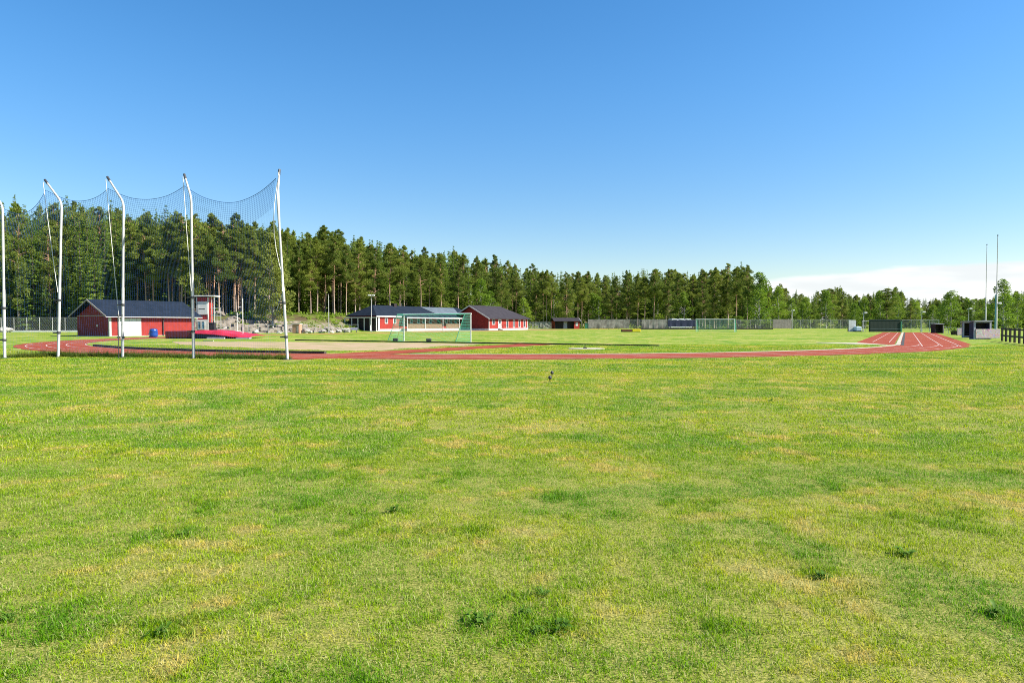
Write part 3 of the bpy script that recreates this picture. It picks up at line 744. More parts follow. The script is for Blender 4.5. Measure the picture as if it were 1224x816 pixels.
def tower():
    th = thing('timing_tower', 'narrow red and white timing tower with a flat roof', 'tower', gx(235.6, 97), R(3))
    W, D = 1.58, 1.7
    MB().box(0, W, 0, D, 0, 5.3).build('body', 'redh', th)
    MB().box(-.2, W + .95, -.35, D + .3, 5.42, 5.58).build('roof', 'white', th)
    MB().box(0, W + .02, .01, D, 5.3, 5.42).build('roof_beam', 'dark', th)
    s_ = MB().box(.12, 1.5, -.06, -.004, 2.85, 4.72).build('sign_board', 'white', th); MB().box(.3, 1.15, -.075, -.061, 3.62, 3.72).build('dark_slot', 'clamp', s_)
    MB().box(-.06, W + .06, -.05, -.003, .2, 2.15).build('lower_cladding', 'white', th)
    for x in (.12, .66): pane_window(th, x, .75, .46, 1.15, -.06, 'blueglass', .06)
    for x in (-.05, 1.5): MB().box(x, x + .12, -.03, .09, 2.15, 5.3).build('corner_post', 'white', th)
    for x in (1.95, 2.3): MB().box(x, x + .07, .2, .27, 0, 5.42).build('roof_post', 'white', th)
    MB().box(1.66, 2.3, .8, .9, 2.8, 2.9).box(1.66, 2.3, .8, .88, 3.7, 3.78).build('landing_rail', 'teal', th)
tower()
th = thing('metal_frame', 'pale pipe scaffold standing right of the timing tower', 'scaffold', gx(252, 98))
for x in (.15, .9, 1.45): MB().tube([(x, 0, 0), (x, 0, 3.9 if x != .9 else 3.0)], .035, 6).build('post', 'pole', th)
MB().tube([(.0, 0, 3.85), (1.5, 0, 3.85)], .035, 6).tube([(.0, 0, 2.65), (1.5, 0, 2.65)], .035, 6).build('rail', 'pole', th)
th = thing('black_cabinet', 'black box cabinet beside the foot of the timing tower', 'cabinet', gx(249.8, 95))
MB().box(0, .75, 0, .6, .25, 1.65).build('body', 'dark', th, bevel=.02); MB().box(-.03, .78, -.03, .63, 1.65, 1.72).build('lid', 'clamp', th); MB().box(.05, .13, .05, .13, 0, .25).box(.62, .70, .05, .13, 0, .25).box(.05, .13, .47, .55, 0, .25).box(.62, .7, .47, .55, 0, .25).build('leg', 'clamp', th)

def clubhouse():
    # long wing
    L, W = 33.0, 7.6; th = thing('clubhouse', 'long red clubhouse with a dark roof, pillared veranda and a gabled wing', 'clubhouse', st(-92, 105.5), RZ)
    MB().box(0, L, 0, W, 0.45, 3.1).build('wall', 'red', th)
    MB().box(-.15, L, -.10, W + .1, -.1, .45).build('foundation', 'white', th)
    gable_roof(L, W, 3.2, 5.25, .9, .16, 0, 3.6, .35).build('roof', 'roof', th)
    MB().poly([(7.0, -.36, 3.06), (7.0, -1.7, 2.80), (L - .02, -1.7, 2.80), (L - .02, -.36, 3.06)], (0, 0, .10)).build('porch_roof', 'roof', th)
    MB().box(-.92, 6.95, -.42, -.36, 2.92, 3.14).build('fascia', 'white', th)
    MB().box(7.0, L, -1.76, -1.705, 2.66, 2.90).build('fascia', 'white', th)
    MB().box(-.96, -.9, -.4, W + .4, 2.7, 2.9).build('fascia', 'white', th)
    MB().box(12.5, 24, .9, 3.0, 4.05, 4.12).build('skylight', 'tin', th) if False else None
    k = (5.25 - 3.2) / (W / 2)
    sp = MB(); y0, y1 = .5, 3.5; z = lambda y: 3.2 + k * y + .2
    sp.poly([(20.5, y0, z(y0)), (29.5, y0, z(y0)), (31.5, y1, z(y1)), (18.5, y1, z(y1))], (0, 0, .06)); sp.build('roof_panel', 'tin', th)
    for x in (2.0, 4.6, 7.4, 10.2, 12.6, 14.4, 17.0, 23.0, 24.8, 26.8, 30.0): pane_window(th, x, 1.55, .95, 1.15, -.005)
    MB().box(20.0, 21.2, -.06, -.004, .5, 2.6).build('door', 'dark', th)
    # deck, railing and posts along the front
    MB().box(7.2, L, -1.55, -.11, 0, .5).build('deck', 'concrete', th)
    for x0_, x1_ in ((7.3, 19.8), (21.4, L)): MB().box(x0_, x1_, -1.5, -1.42, .55, 1.5).build('railing', 'timber', th)
    for x in (7.2, 13.4, 19.9, 26.4): MB().box(x, x + .10, -1.66, -1.56, 0, 2.8).build('veranda_post', 'white', th)
    # left veranda, open bays with white posts
    MB().box(-.2, -.05, 0, W, .1, 2.75).build('end_wall', 'dark', th)  # dark sheet over the end, the veranda's shade put into its colour
    for y in (-.3, 1.3, 2.9, 4.6, 6.3, W + .6): MB().box(-.86, -.70, y, y + .16, 0, 2.7).build('veranda_post', 'white', th)
    MB().box(-1.0, -.2, -.3, W + .6, -.05, .12).build('veranda_floor', 'concrete', th)
    MB().box(-.12, .28, -.16, -.02, 0, 2.9).build('corner_board', 'white', th)
    # gabled wing, nearer the track
    wx, wy, WL, WW = 24.6 + 4.6, -8.0, 18.8, 10.0
    def q(mb): mb.v = [(x + wx, y + wy, z_) for x, y, z_ in mb.v]; return mb
    for y in (0, WW - .14): q(MB().box(0, WL, y, y + .14, .42, 2.85)).build('wing_wall', 'red', th)
    for x in (0, WL - .14): q(MB().poly([(x, .14, .42), (x, WW - .14, .42), (x, WW - .14, 2.9), (x, WW / 2, 5.55 if x == 0 else 2.95), (x, .14, 2.9)], (.14, 0, 0))).build('wing_end_wall', 'redy', th)
    q(gable_roof(WL, WW, 2.95, 5.75, .7, .16, 6.2, 0, .6)).build('wing_roof', 'roofg', th)
    for sgn in (0, 1):
        bb = MB(); y0 = -.62 if sgn == 0 else WW + .62
        bb.poly([(-.76, y0, 2.52), (-.76, WW / 2, 5.6), (-.76, WW / 2, 5.88), (-.76, y0, 2.78)], (.05, 0, 0)); q(bb).build('bargeboard', 'white', th)
    q(MB().box(-.05, WL + .05, -.05, WW + .05, -.1, .42)).build('wing_foundation', 'white', th)
    for x in (7.9, 11.2, 14.0, 16.6): 
        o = pane_window(th, wx + x, .55, 1.0, 2.05, wy - .005)
    pane_window(th, wx + 1.4, 1.3, 1.35, 1.35, wy - .005)
    d = q(MB().box(4.2, 5.6, -.07, -.004, .45, 2.75)).build('door', 'white', th); q(MB().box(4.5, 5.3, -.085, -.071, 1.6, 2.4)).build('pane', 'glass', d)
    stp = MB()
    for k_ in range(4): stp.box(4.0 + .02 * k_, 6.0 - .02 * k_, -1.5 + .34 * k_, -1.16 + .34 * k_, 0, .11 * (k_ + 1))
    q(stp).build('steps', 'concrete', th)
    q(MB().tube([(6.1, -1.5, .1), (6.1, -1.5, 1.0), (6.1, -.1, 1.45)], .05, 6).tube([(3.9, -1.5, .1), (3.9, -1.5, 1.0), (3.9, -.1, 1.45)], .05, 6)).build('handrail', 'clamp', th)
    q(MB().box(-.02, .16, -.05, -.003, .42, 2.6).box(WL - .16, WL + .02, -.05, -.003, .42, 2.6)).build('corner_board', 'white', th)
    MB().box(9, 9.9, 3.3, 4.2, 4.9, 5.9).build('chimney', 'dark', th)
    MB().tube([(12, 3.8, 5.3), (12, 3.8, 6.0)], .12, 8).build('vent_pipe', 'clamp', th)
clubhouse()
def kiosk():
    th = thing('red_kiosk', 'small red kiosk with a dark open front and pale gable', 'kiosk', gx(663, 198), R(14))
    W, L = 3.2, 7.6
    MB().box(0, L, W - .1, W, 0, 2.3).box(0, .1, .1, W - .1, 0, 2.3).build('wall', 'red', th)
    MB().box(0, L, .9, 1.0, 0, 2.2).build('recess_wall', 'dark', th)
    e = MB(); e.poly([(L - .1, 0, 0), (L - .1, W - .1, 0), (L - .1, W - .1, 2.3), (L - .1, W / 2, 3.0), (L - .1, 0, 2.3)], (.1, 0, 0)); e.build('end_wall', 'redy', th)
    MB().box(L - 1.7, L - .1, -.04, .04, 0, 2.3).build('front_wall', 'redh', th); MB().box(3.0, 4.1, .82, .895, .1, 2.1).build('door', 'lilac', th)
    MB().box(L - 1.2, L - .5, -.07, -.042, .9, 1.9).build('shutter', 'white', th)
    gable_roof(L, W, 2.4, 3.15, .35, .1, ovE=.45).build('roof', 'roofg', th)
    bb = MB(); bb.poly([(L + .32, -.45, 2.12), (L + .32, W / 2, 3.05), (L + .32, W / 2, 3.25), (L + .32, -.45, 2.3)], (.06, 0, 0)).poly([(L + .32, W + .45, 2.12), (L + .32, W / 2, 3.05), (L + .32, W / 2, 3.25), (L + .32, W + .45, 2.3)], (.06, 0, 0)); bb.build('bargeboard', 'white', th)
    for x in (.05, 2.6): MB().box(x, x + .12, 0, .12, 0, 2.3).build('post', 'dark', th)
kiosk()
th = thing('utility_cabinet', 'small green-grey cabinet beside the red kiosk', 'cabinet', gx(700, 196))
MB().box(-.2, 1.5, 0, .8, .1, 1.7).build('body', 'greenpost', th); MB().box(-.25, 1.55, -.05, .85, 1.7, 1.8).build('lid', 'tin', th); MB().box(.6, .64, -.02, 0, .2, 1.6).build('door_gap', 'clamp', th)

# ------------------------------------------------------------------ goals
def goal(name, label, p0, p1, deep, foot=True):
    root = thing(name, label, 'football goal', (p0 + p1) / 2, 0, 'football goals'); c = (p0 + p1) / 2
    a, b = p0 - c, p1 - c; d = (b - a).normalized(); bk = deep
    zt = Vector((0, 0, 2.44))
    for p in (a, b): MB().tube([p, p + zt], .055, 10).build('post', 'white', root, True)
    MB().tube([a + zt - d * .06, b + zt + d * .06], .06, 10).build('crossbar', 'white', root, True)
    for p in (a, b):
        MB().tube([p + zt, p + bk * .4 + zt, p + bk + Vector((0, 0, .05))], .03, 6).build('net_stay', 'greenpost', root)
    MB().tube([a, a + bk, b + bk, b], .035, 6).build('ground_frame', 'greenpost', root)
    nb = MB(); cell = .13; n = int((b - a).length / cell)
    top0 = bk * .4 + zt
    rr = 22
    for i in range(n + 1):
        o = a + (b - a) * i / n; nb.tube([o + zt, o + top0 + Vector((0, 0, -.05)), o + bk * .75 + Vector((0, 0, 1.1)), o + bk + Vector((0, 0, .05))], .0038, 3, False)
    for j in range(rr + 1):
        f = j / rr
        q = top0.lerp(bk + Vector((0, 0, .05)), f) + Vector((0, 0, -.12 * math.sin(math.pi * f)))
        nb.tube([a + q, (a + b) / 2 + q + Vector((0, 0, -.03)), b + q], .0038, 3, False)
    for j in range(6): q = zt + bk * .4 * j / 6; nb.tube([a + q, b + q], .0038, 3, False)
    for p in (a, b):
        for j in range(18):
            z_ = 2.4 * (1 - j / 18); xx = .4 + .6 * (1 - z_ / 2.44)
            nb.tube([p + Vector((0, 0, z_)), p + bk * xx + Vector((0, 0, z_))], .0058, 3, False)
        for j in range(1, 15):
            xx = j / 15; zt_ = 2.44 if xx < .4 else 2.44 * (1 - (xx - .4) / .6)
            nb.tube([p + bk * xx, p + bk * xx + Vector((0, 0, zt_))], .0058, 3, False)
    nb.build('goal_net', 'gnet', root)
    if foot:
        for f in (.12, .62):
            w0 = a + bk + (b - a) * f; MB().box(w0.x - .22, w0.x + .22, w0.y - .15, w0.y + .15, .06, .3).build('counterweight', 'clamp', root, bevel=.05)
    return root
ca = gnd(521.5, 408.0); ga = ca - N * 3.66 * 1.0; gb = ca + N * 3.66
goal('football_goal', 'near white goal with a green net standing before the clubhouse', Vector((ga.x, ga.y, 0)), Vector((gb.x, gb.y, 0)), (-U) * 2.0 + (-N) * .2)
cf = gnd(854.5, 396.4); fa = cf - N * 3.66; fb = cf + N * 3.66
goal('football_goal', 'far pale green goal at the other end of the pitch', Vector((fa.x, fa.y, 0)), Vector((fb.x, fb.y, 0)), U * 1.9, False)

# ------------------------------------------------------------------ mat, barrel, vault stands
def landing_mat():
    base = gx(197, 71.5); th = thing('landing_mat', 'large vaulting mat, maroon on the left, under a sloping crimson cover', 'landing mat', base)
    MB().box(.02, 3.05, 0, 4.4, .12, .80).build('foam_block', 'maroon', th, bevel=.06)
    MB().box(3.1, 6.1, .15, 4.3, .1, .5).build('foam_block', 'navy', th, bevel=.05)
    MB().box(4.6, 6.4, -.5, -.1, 0, .16).box(7.6, 9.0, -.4, .2, 0, .13).build('pallet', 'lilac', th)
    MB().box(.0, 6.2, .1, 4.2, 0, .1).build('pallet', 'wood_dark', th)
    vs, fs = [], []; nx, ny = 46, 16
    for j in range(ny + 1):
        for i in range(nx + 1):
            fx, fy = i / nx, j / ny; x = 2.85 + 6.15 * fx
            topz = .86 - .05 * sm((fx - .1) * 1.2) - .52 * sm((fx - .35) / .65)
            x += .25 * mnoise.noise(Vector((fx * 3, fy * 2, 5)))
            if fy < .25: z_ = topz - (.25 - fy) / .25 * (topz * (.38 + .35 * fx)); y = -.25 - .0 + fy * 1.0
            else: z_ = topz; y = (fy - .25) / .75 * 4.4
            z_ += .07 * mnoise.noise(Vector((x * 1.1, y * .9 + z_, 2))) + .03 * mnoise.noise(Vector((x * 3.1, y * 2.9, 9)))
            vs.append((x, y, max(z_, .05)))
    for j in range(ny):
        for i in range(nx):
            a = j * (nx + 1) + i; fs.append((a, a + 1, a + nx + 2, a + nx + 1))
    mb = MB(); mb.add(vs, fs); o = mb.build('cover', 'pink', th, True)
    sd = o.modifiers.new('solid', 'SOLIDIFY'); sd.thickness = .03
landing_mat()
g = gx(183.5, 79); bl = thing('plastic_barrel', 'blue plastic barrel standing before the red shed wall', 'barrel', g)
lathe([(.36, 0), (.42, .06), (.45, .3), (.44, .32), (.47, .5), (.44, .62), (.45, .64), (.42, .86), (.36, .92)], 20).build('drum', 'blue', bl, True)
lathe([(.37, .905), (.38, .95), (.2, .99), (.05, 1.0)], 20).build('lid', 'blue', bl, True)
g = gx(178.7, 79.6); bl = thing('barrel_shade_ring', 'dark ring added as the shaded left part of the blue barrel', 'tyre', g)  # no real tyre: dark ring added for the shade on the barrel's left
ty = MB(); ty.tube([(.02 * math.sin(a), .0 + .30 * math.cos(a), .36 + .30 * math.sin(a)) for a in [2 * math.pi * k / 18 for k in range(19)]], .11, 8, False); ty.build('shade_ring', 'tyre', bl, True)
lathe([(.1, -.05), (.19, 0), (.1, .05)], 12).build('ring_centre', 'tin', bl).location = (0, 0, .36); bl.children[-1].rotation_euler = (0, R(90), 0)
for px, Yd, lab, hh in ((290.3, 74, 'white vaulting stand at the right end of the crimson mat', 4.3), (283.6, 82, 'shorter white vaulting stand behind the crimson mat', 2.9)):
    th = thing('vault_stand', lab, 'vault stand', gx(px, Yd), 0, 'pole vault stands')
    MB().tube([(0, 0, .05), (0, 0, hh)], .05, 8).build('upright', 'white', th)
    MB().box(-.35, .35, -.12, .12, 0, .07).build('foot', 'white', th)
    MB().tube([(-.5 if hh > 4 else .05, 0, hh * .78), (0, 0, hh * .78)], .035, 6).tube([(-.45 if hh > 4 else .3, 0, hh * .58), (0, 0, hh * .7)], .035, 6).build('bracket', 'white', th)
th = thing('takeoff_board', 'narrow white board lying on the grass before the crimson mat', 'board', gx(249, 62.5)); MB().box(-.45, .45, -.1, .1, 0, .05).build('plank', 'white', th); MB().box(-.47, .47, -.14, -.1, 0, .03).build('edge', 'kerb_dark', th)

# ------------------------------------------------------------------ bank with terraces and boulders
th = thing('stone_terrace', 'grey stone terrace steps cut in the bank behind the birch', 'terrace', st(-93, 62))
for k in range(4):
    mb = MB(); s0 = -k * 2.3; y = 0
    while y < 30:
        l = random.uniform(1.2, 2.8); h_ = random.uniform(.4, .68); dd = random.uniform(-.35, .35)
        if True:
            p0_ = N * (s0 + dd) + U * (y + .04); p1_ = N * (s0 + dd) + U * (y + l - .04); back = -N * 1.3
            mb.poly([p + Vector((0, 0, -.3 + k * .6)) for p in (p0_, p1_, p1_ + back, p0_ + back)], (0, 0, h_ - .25 + .3))
        y += l
    mb.build('stone_step', 'rock', th, bevel=.06)
def boulder(px, Y, r_, label, m='rockw', z=None, grp='boulders below the bank'):
    me = bpy.data.meshes.new('boulder'); import bmesh
    bm = bmesh.new(); bmesh.ops.create_icosphere(bm, subdivisions=3, radius=1)
    sd = random.random() * 50
    for v in bm.verts:
        n_ = mnoise.noise(v.co * 1.1 + Vector((sd, 0, 0))) * .45 + mnoise.noise(v.co * 2.7 + Vector((0, sd, 0))) * .18
        v.co *= (1 + n_); v.co.z *= .72
    bm.to_mesh(me); bm.free(); me.materials.append(M[m])
    o = bpy.data.objects.new('boulder', me); COL.objects.link(o); g = gx(px, Y); r_ *= .62; o.scale = (r_ * 1.3, r_, r_)
    o.location = (g.x, g.y, (height(g.x, g.y) if z is None else z) + r_ * .35); o.rotation_euler = (0, 0, random.uniform(0, 6)); tag(o, label, 'boulder', grp)
boulder(6, 122, 1.35, 'big pale boulder by the wire fence, at the left picture edge', grp=None)
for px, Y, r_, lab in ((285, 110, .65, 'white boulder on the grass between the vault stands and the birch'), (306, 112, .8, 'white boulder left of the birch trunk'), (334, 113, .6, 'pale boulder just right of the birch trunk'),
                       (367, 113, 1.0, 'largest white boulder right of the brick hut'), (385, 115, .85, 'white boulder below the slim pale post'), (396, 116, .7, 'white boulder right of the slim pale post'), (405, 118, .8, 'grey-white boulder midway from slim post to clubhouse'), (414, 124, 1.0, 'white boulder next to the veranda of the clubhouse'),
                       (258, 112, .7, 'grey boulder behind the pipe scaffold'), (270, 112, .9, 'wide white boulder behind the crimson mat')):
    boulder(px, Y, r_, lab)
for px, Y, r_, lab in ((365, 121, 1.2, 'rounded grey rock high on the bank above the brick hut'), (395, 126, 1.6, 'pale rock outcrop at the top of the bank, beside a pine'), (405, 129, 1.2, 'brownish rock on the bank near the clubhouse roof'), (350, 122, 1.1, 'flat rock on the bank right of the birch crown'), (280, 118, 1.3, 'mossy rock on the bank above the vault stands'), (262, 119, 1.2, 'mossy rock on the bank right of the timing tower')):
    boulder(px, Y, r_, lab, 'rock', None, 'rocks on the bank')
th = thing('brick_hut', 'low faded orange brick hut at the foot of the bank', 'hut', gx(349.5, 111))
MB().box(0, 1.15, 0, 1.4, 0, 1.5).build('wall', 'brick', th); MB().box(-.08, 1.23, -.1, 1.5, 1.5, 1.62).build('roof', 'concrete', th); MB().box(.7, .98, -.03, -.003, .1, 1.2).build('hatch', 'board', th)
def rail_fence(name, label, a, b, n, hts, r_, m, cat='fence', mp=None, z0=True):
    th = thing(name, label, cat, a); d = b - a
    for i in range(n + 1):
        p = d * i / n; zz = (height(a.x + p.x, a.y + p.y) if z0 else 0)
        MB().tube([p + Vector((0, 0, zz - .1)), p + Vector((0, 0, zz + hts[0]))], r_ * 1.2, 6).build('post', mp or m, th)
    for h_ in hts[1:]: MB().tube([Vector((0, 0, h_)), d + Vector((0, 0, h_))], r_, 6).build('rail', m, th)
    return th
rail_fence('rail_fence', 'slim pale pipe railing along the foot of the stony bank', gx(297, 109), gx(428, 122), 12, (1.45, 1.4, .75), .02, 'mesh')
th = thing('slim_post', 'slim bare pale post at the foot of the bank left of the clubhouse', 'post', gx(393, 112)); MB().tube([(0, 0, 0), (0, 0, 6.3)], [.07, .045], 8).build('shaft', 'pole', th); MB().tube([(0, 0, 6.3), (0, 0, 6.45)], .07, 8).build('cap', 'clamp', th)
for i, px in enumerate((361, 365.5, 374.5, 384, 393.5, 403, 412)):
    o = MB().tube([(0, 0, 0), (0, 0, .42)], .10, 8).tube([(0, 0, .42), (0, 0, .46)], .13, 8).build('bollard', 'clamp'); o.location = gx(px, 112 + i * .8)
    tag(o, 'stubby black bollard in the row on the grass left of the clubhouse', 'bollard', 'black bollards on the grass')
th = thing('garden_bench', 'small pale bench on the grass before the veranda', 'bench', gx(422.5, 121)); MB().box(-.6, .6, 0, .4, .42, .5).build('seat', 'lilac', th); MB().box(-.6, .6, .38, .44, .5, .9).build('backrest', 'lilac', th)
for x in (-.5, .42): MB().box(x, x + .08, .05, .35, 0, .42).build('leg', 'clamp', th)
th = thing('stone_wall', 'low pale dry stone wall right of the clubhouse', 'wall', gx(626, 205)); mb = MB()
x = 0
while x < 9.6:
    for k in range(4):
        l = .8; mb.box(x + .02, x + l - .02 + random.uniform(-.1, .05), random.uniform(0, .12), .7, k * .52, k * .52 + .5)
    x += .8
mb.build('stonework', 'rockw', th, bevel=.05); MB().box(-.1, 9.7, -.05, .75, 2.08, 2.2).build('coping', 'rock', th)

# ------------------------------------------------------------------ wire fences
def wire_fence(label, a, b, n, h, cell=.22, th_=.011, bottom=None, rail='mesh', hide=(), low=0.25):
    th = thing('wire_fence', label, 'fence', a); d = b - a; u = d.normalized()
    for i in range(n + 1): MB().tube([d * i / n, d * i / n + Vector((0, 0, h + .05))], .05, 6).build('post', 'pole', th)
    for z_ in (h, ): MB().tube([Vector((0, 0, z_)), d + Vector((0, 0, z_))], .035, 6).build('top_rail', rail, th)
    mb = MB(); L = d.length; k = -h
    while k < L:
        for sg in (1, -1):
            x0, x1 = (k, k + h) if sg == 1 else (k + h, k); z0, z1 = low, h
            pts = []
            for f in (0, 1):
                x_ = x0 + (x1 - x0) * f; z_ = z0 + (z1 - z0) * f; pts.append((x_, z_))
            (xa, za), (xb, zb) = pts
            if max(xa, xb) < 0 or min(xa, xb) > L: continue
            cl = []
            for (x_, z_), (xo, zo) in (((xa, za), (xb, zb)), ((xb, zb), (xa, za))):
                xc = min(L, max(0, x_)); f = 0 if xo == x_ else (xc - x_) / (xo - x_); cl.append((xc, z_ + (zo - z_) * f))
            mb.tube([u * cl[0][0] + Vector((0, 0, cl[0][1])), u * cl[1][0] + Vector((0, 0, cl[1][1]))], th_, 3, False)
        k += cell
    mb.build('wire_mesh', 'mesh', th)
    if bottom: 
        n_ = Vector((u.y, -u.x, 0)) * .06
        MB().poly([n_, d + n_, d - n_, -n_], (0, 0, low + .05)).build('bottom_board', bottom, th)
    return th
wire_fence('wire mesh fence with a white bottom board left of the red shed', gx(-45, 127), gx(93, 129), 9, 2.7, .3, .012, 'white')
def far_fence():
    a, b = gx(703, 186), gx(1016, 188)
    th = wire_fence('long tall wire fence across the far end of the pitch', a, b, 26, 2.65, .32, .013, None)
    u = (b - a).normalized(); n_ = Vector((u.y, -u.x, 0))
    def panel(nm, lab, cat, p0, p1, z0, z1, m, grp=None):
        A, B = gx(p0, 185.75), gx(p1, 185.75); mb = MB(); vs, fs = [], []; n = 14
        c = (A + B) / 2
        for i in range(n + 1):
            p = A.lerp(B, i / n) - c; w_ = .05 * math.sin(i * 1.9); vs += [p + Vector((0, -w_, z0)), p + Vector((0, -w_ * .4, (z0 + z1) / 2)), p + Vector((0, -w_ * .2, z1 + .05 * math.sin(i * 2.3)))]
            if i: a_ = 3 * (i - 1); fs += [(a_, a_ + 3, a_ + 4, a_ + 1), (a_ + 1, a_ + 4, a_ + 5, a_ + 2)]
        mb.add(vs, fs); o = mb.build(nm, m); o.location = c; tag(o, lab, cat, grp); md = o.modifiers.new('solid', 'SOLIDIFY'); md.thickness = .03
    panel('tarpaulin', 'long pale tarpaulin on the fence right of the red kiosk', 'tarpaulin', 703.5, 752, .35, 2.6, 'tarp', 'tarpaulins hung on the fence')
    panel('tarpaulin', 'shorter pale tarpaulin on the fence above the yellow mat', 'tarpaulin', 767, 797, .35, 2.6, 'tarp', 'tarpaulins hung on the fence')
    panel('windscreen', 'dark navy windscreen on the fence before the white vans', 'windscreen', 798, 833, .75, 2.55, 'navy')
    A, B = gx(924, 185.4), gx(946, 185.4); mb = MB(); mb.box(0, (B - A).x, 0, .06, .3, 2.75); o = mb.build('hoarding', 'board'); o.location = A; tag(o, 'upright grey board panel fixed on the long fence', 'hoarding')
    A = gx(757, 184.6); mb = MB(); mb.box(0, (924 - 757) / FPX * 184.6, 0, .12, 0, .32); o = mb.build('board_skirt', 'kerb_dark'); o.location = A; tag(o, 'low dark board along the foot of the long fence', 'skirting board')
far_fence()
for i, (px, lab) in enumerate(((806, 'white parked van behind the fence, leftmost of the three'), (814.5, 'white parked van behind the fence, middle of the three'), (823, 'white parked van behind the fence, nearest the far goal'))):
    th = thing('parked_van', lab, 'van', gx(px, 199), 0, 'white vans parked behind the fence')
    mb = MB(); mb.poly([(-.95, 0, .35), (.95, 0, .35), (.95, 0, 1.3), (.8, 0, 2.75), (.6, 0, 2.95), (-.6, 0, 2.95), (-.8, 0, 2.75), (-.95, 0, 1.3)], (0, 4.6, 0)); mb.build('body', 'carwhite', th, bevel=.06)
    MB().poly([(-.72, -.03, 1.45), (.72, -.03, 1.45), (.62, -.03, 2.35), (-.62, -.03, 2.35)], (0, .028, 0)).build('rear_window', 'glass', th)
    for x in (-.93, .70):
        for y in (.8, 3.6):
            wv = lathe([(.34, 0), (.34, .22)], 16); wv.v = [(z_, x_, y_) for x_, y_, z_ in wv.v]; o = wv.build('wheel', 'tyre', th); o.location = (x, y, .34)
for s_, lab, m in ((0, 'low brown canvas mat lying on the pitch left of the yellow one', 'brown'), (1, 'bright yellow mat lying on the far side of the pitch', 'yellow')):
    th = thing('foam_mat', lab, 'mat', gx((743.5, 756)[s_], 128), 0, None)
    MB().box(0, (1.85, 1.55)[s_], 0, 1.2, .04, (.46, .54)[s_]).build('cushion', m, th, bevel=.05); MB().box(.02, (1.8, 1.5)[s_], .05, 1.15, 0, .04).build('underside', 'clamp', th)

# ------------------------------------------------------------------ end of the straight
th = thing('green_board', 'wide dark green board wall with a pale line, at the end of the track', 'board wall', gx(1040, 129))
MB().box(0, 5.75, 0, .5, 0, 2.28).build('boarding', 'greenboard', th); MB().box(.02, 5.72, -.03, -.003, .52, .60).build('pale_line', 'tin', th); MB().box(-.06, 5.82, -.06, .56, 2.28, 2.36).build('coping', 'tin', th)
MB().box(5.72, 5.98, -.1, -.005, 0, 2.0).build('end_post', 'greenpost', th)
th = thing('white_board', 'upright white board by the fence left of the green board wall', 'board', gx(1014.5, 132)); MB().box(0, 1.35, 0, .12, 0, 2.25).build('panel', 'white', th); [MB().box(x_, x_ + .1, .12, .7, 0, 1.5).build('prop', 'wood_dark', th) for x_ in (.1, 1.1)]
th = thing('plastic_tank', 'pale blue and white tank beside the white board', 'tank', gx(1023.4, 131)); MB().box(0, 1.05, 0, 1.0, .15, 1.0).build('tank_body', 'bluewhite', th, bevel=.1); MB().box(-.05, 1.1, -.05, 1.05, 0, .15).build('pallet', 'wood_dark', th); lathe([(.15, 1.0), (.15, 1.08)], 12).build('cap', 'white', th).location = (.5, .5, 0)
th = thing('pipe_gate', 'pale pipe gate between the tank and the green board wall', 'gate', gx(1030.5, 130.5))
for x in (0, .7, 1.4): MB().tube([(x, 0, 0), (x, 0, 2.1)], .04, 6).build('post', 'pole', th)
for z_ in (1.15, 2.05): MB().tube([(0, 0, z_), (1.4, 0, z_)], .035, 6).build('rail', 'pole', th)
wire_fence('green-posted wire fence right of the green board wall', gx(1078, 134), gx(1122, 132), 4, 2.3, .24, .010)
rail_fence('rail_fence', 'low pale fence between the black booth and the dugouts', gx(1128, 118), gx(1152, 95), 7, (1.0, .95, .5), .04, 'pole')
for px, y0, y1, Yd, lab in ((1032, 374, 0, 133, 'slim lamp post left of the green board wall'), (1101.5, 373, 0, 131, 'slim lamp post right of the green board wall'), (946.8, 371, 0, 190, 'slim lamp post above the grey board panel'), (444, 353, 0, 128, 'tall lamp post with white heads before the clubhouse'), (1157.5, 369, 0, 140, 'lamp post behind the first dugout')):
    f = gx(px, Yd); tz = at(px, y0, Yd).z
    th = thing('lamp_post', lab, 'lamp post', f, 0, 'lamp posts round the field')
    MB().tube([(0, 0, 0), (0, 0, tz - .1)], [.075, .045], 8).build('shaft', 'pole', th)
    MB().tube([(-.4, 0, tz - .1), (.4, 0, tz - .1)], .035, 6).build('bracket', 'pole', th)
    for s_ in (-1, 1):
        if Yd == 128 or s_ == 1: MB().box(s_ * .35 - .28, s_ * .35 + .28, -.2, .2, tz - .12, tz + .16).build('lamp_head', 'white', th, bevel=.06)
    MB().box(-.11, .11, -.11, .11, 0, .3).build('base', 'concrete', th)
th = thing('black_booth', 'small black booth right of the sprint lanes', 'booth', gx(1117.5, 112))
MB().box(0, .08, 0, 1.1, 0, 1.45).box(1.25, 1.33, 0, 1.1, 0, 1.45).box(.08, 1.25, 1.0, 1.1, 0, 1.45).build('wall', 'wood_dark', th); MB().poly([(-.1, -.15, 1.52), (1.45, -.15, 1.46), (1.45, 1.2, 1.52), (-.1, 1.2, 1.58)], (0, 0, .07)).build('roof', 'lilac', th)
MB().box(.08, 1.25, .7, 1.0, .35, .42).build('bench', 'timber', th); MB().box(1.33, 1.5, 0, .1, 0, 1.3).build('corner_post', 'board', th)

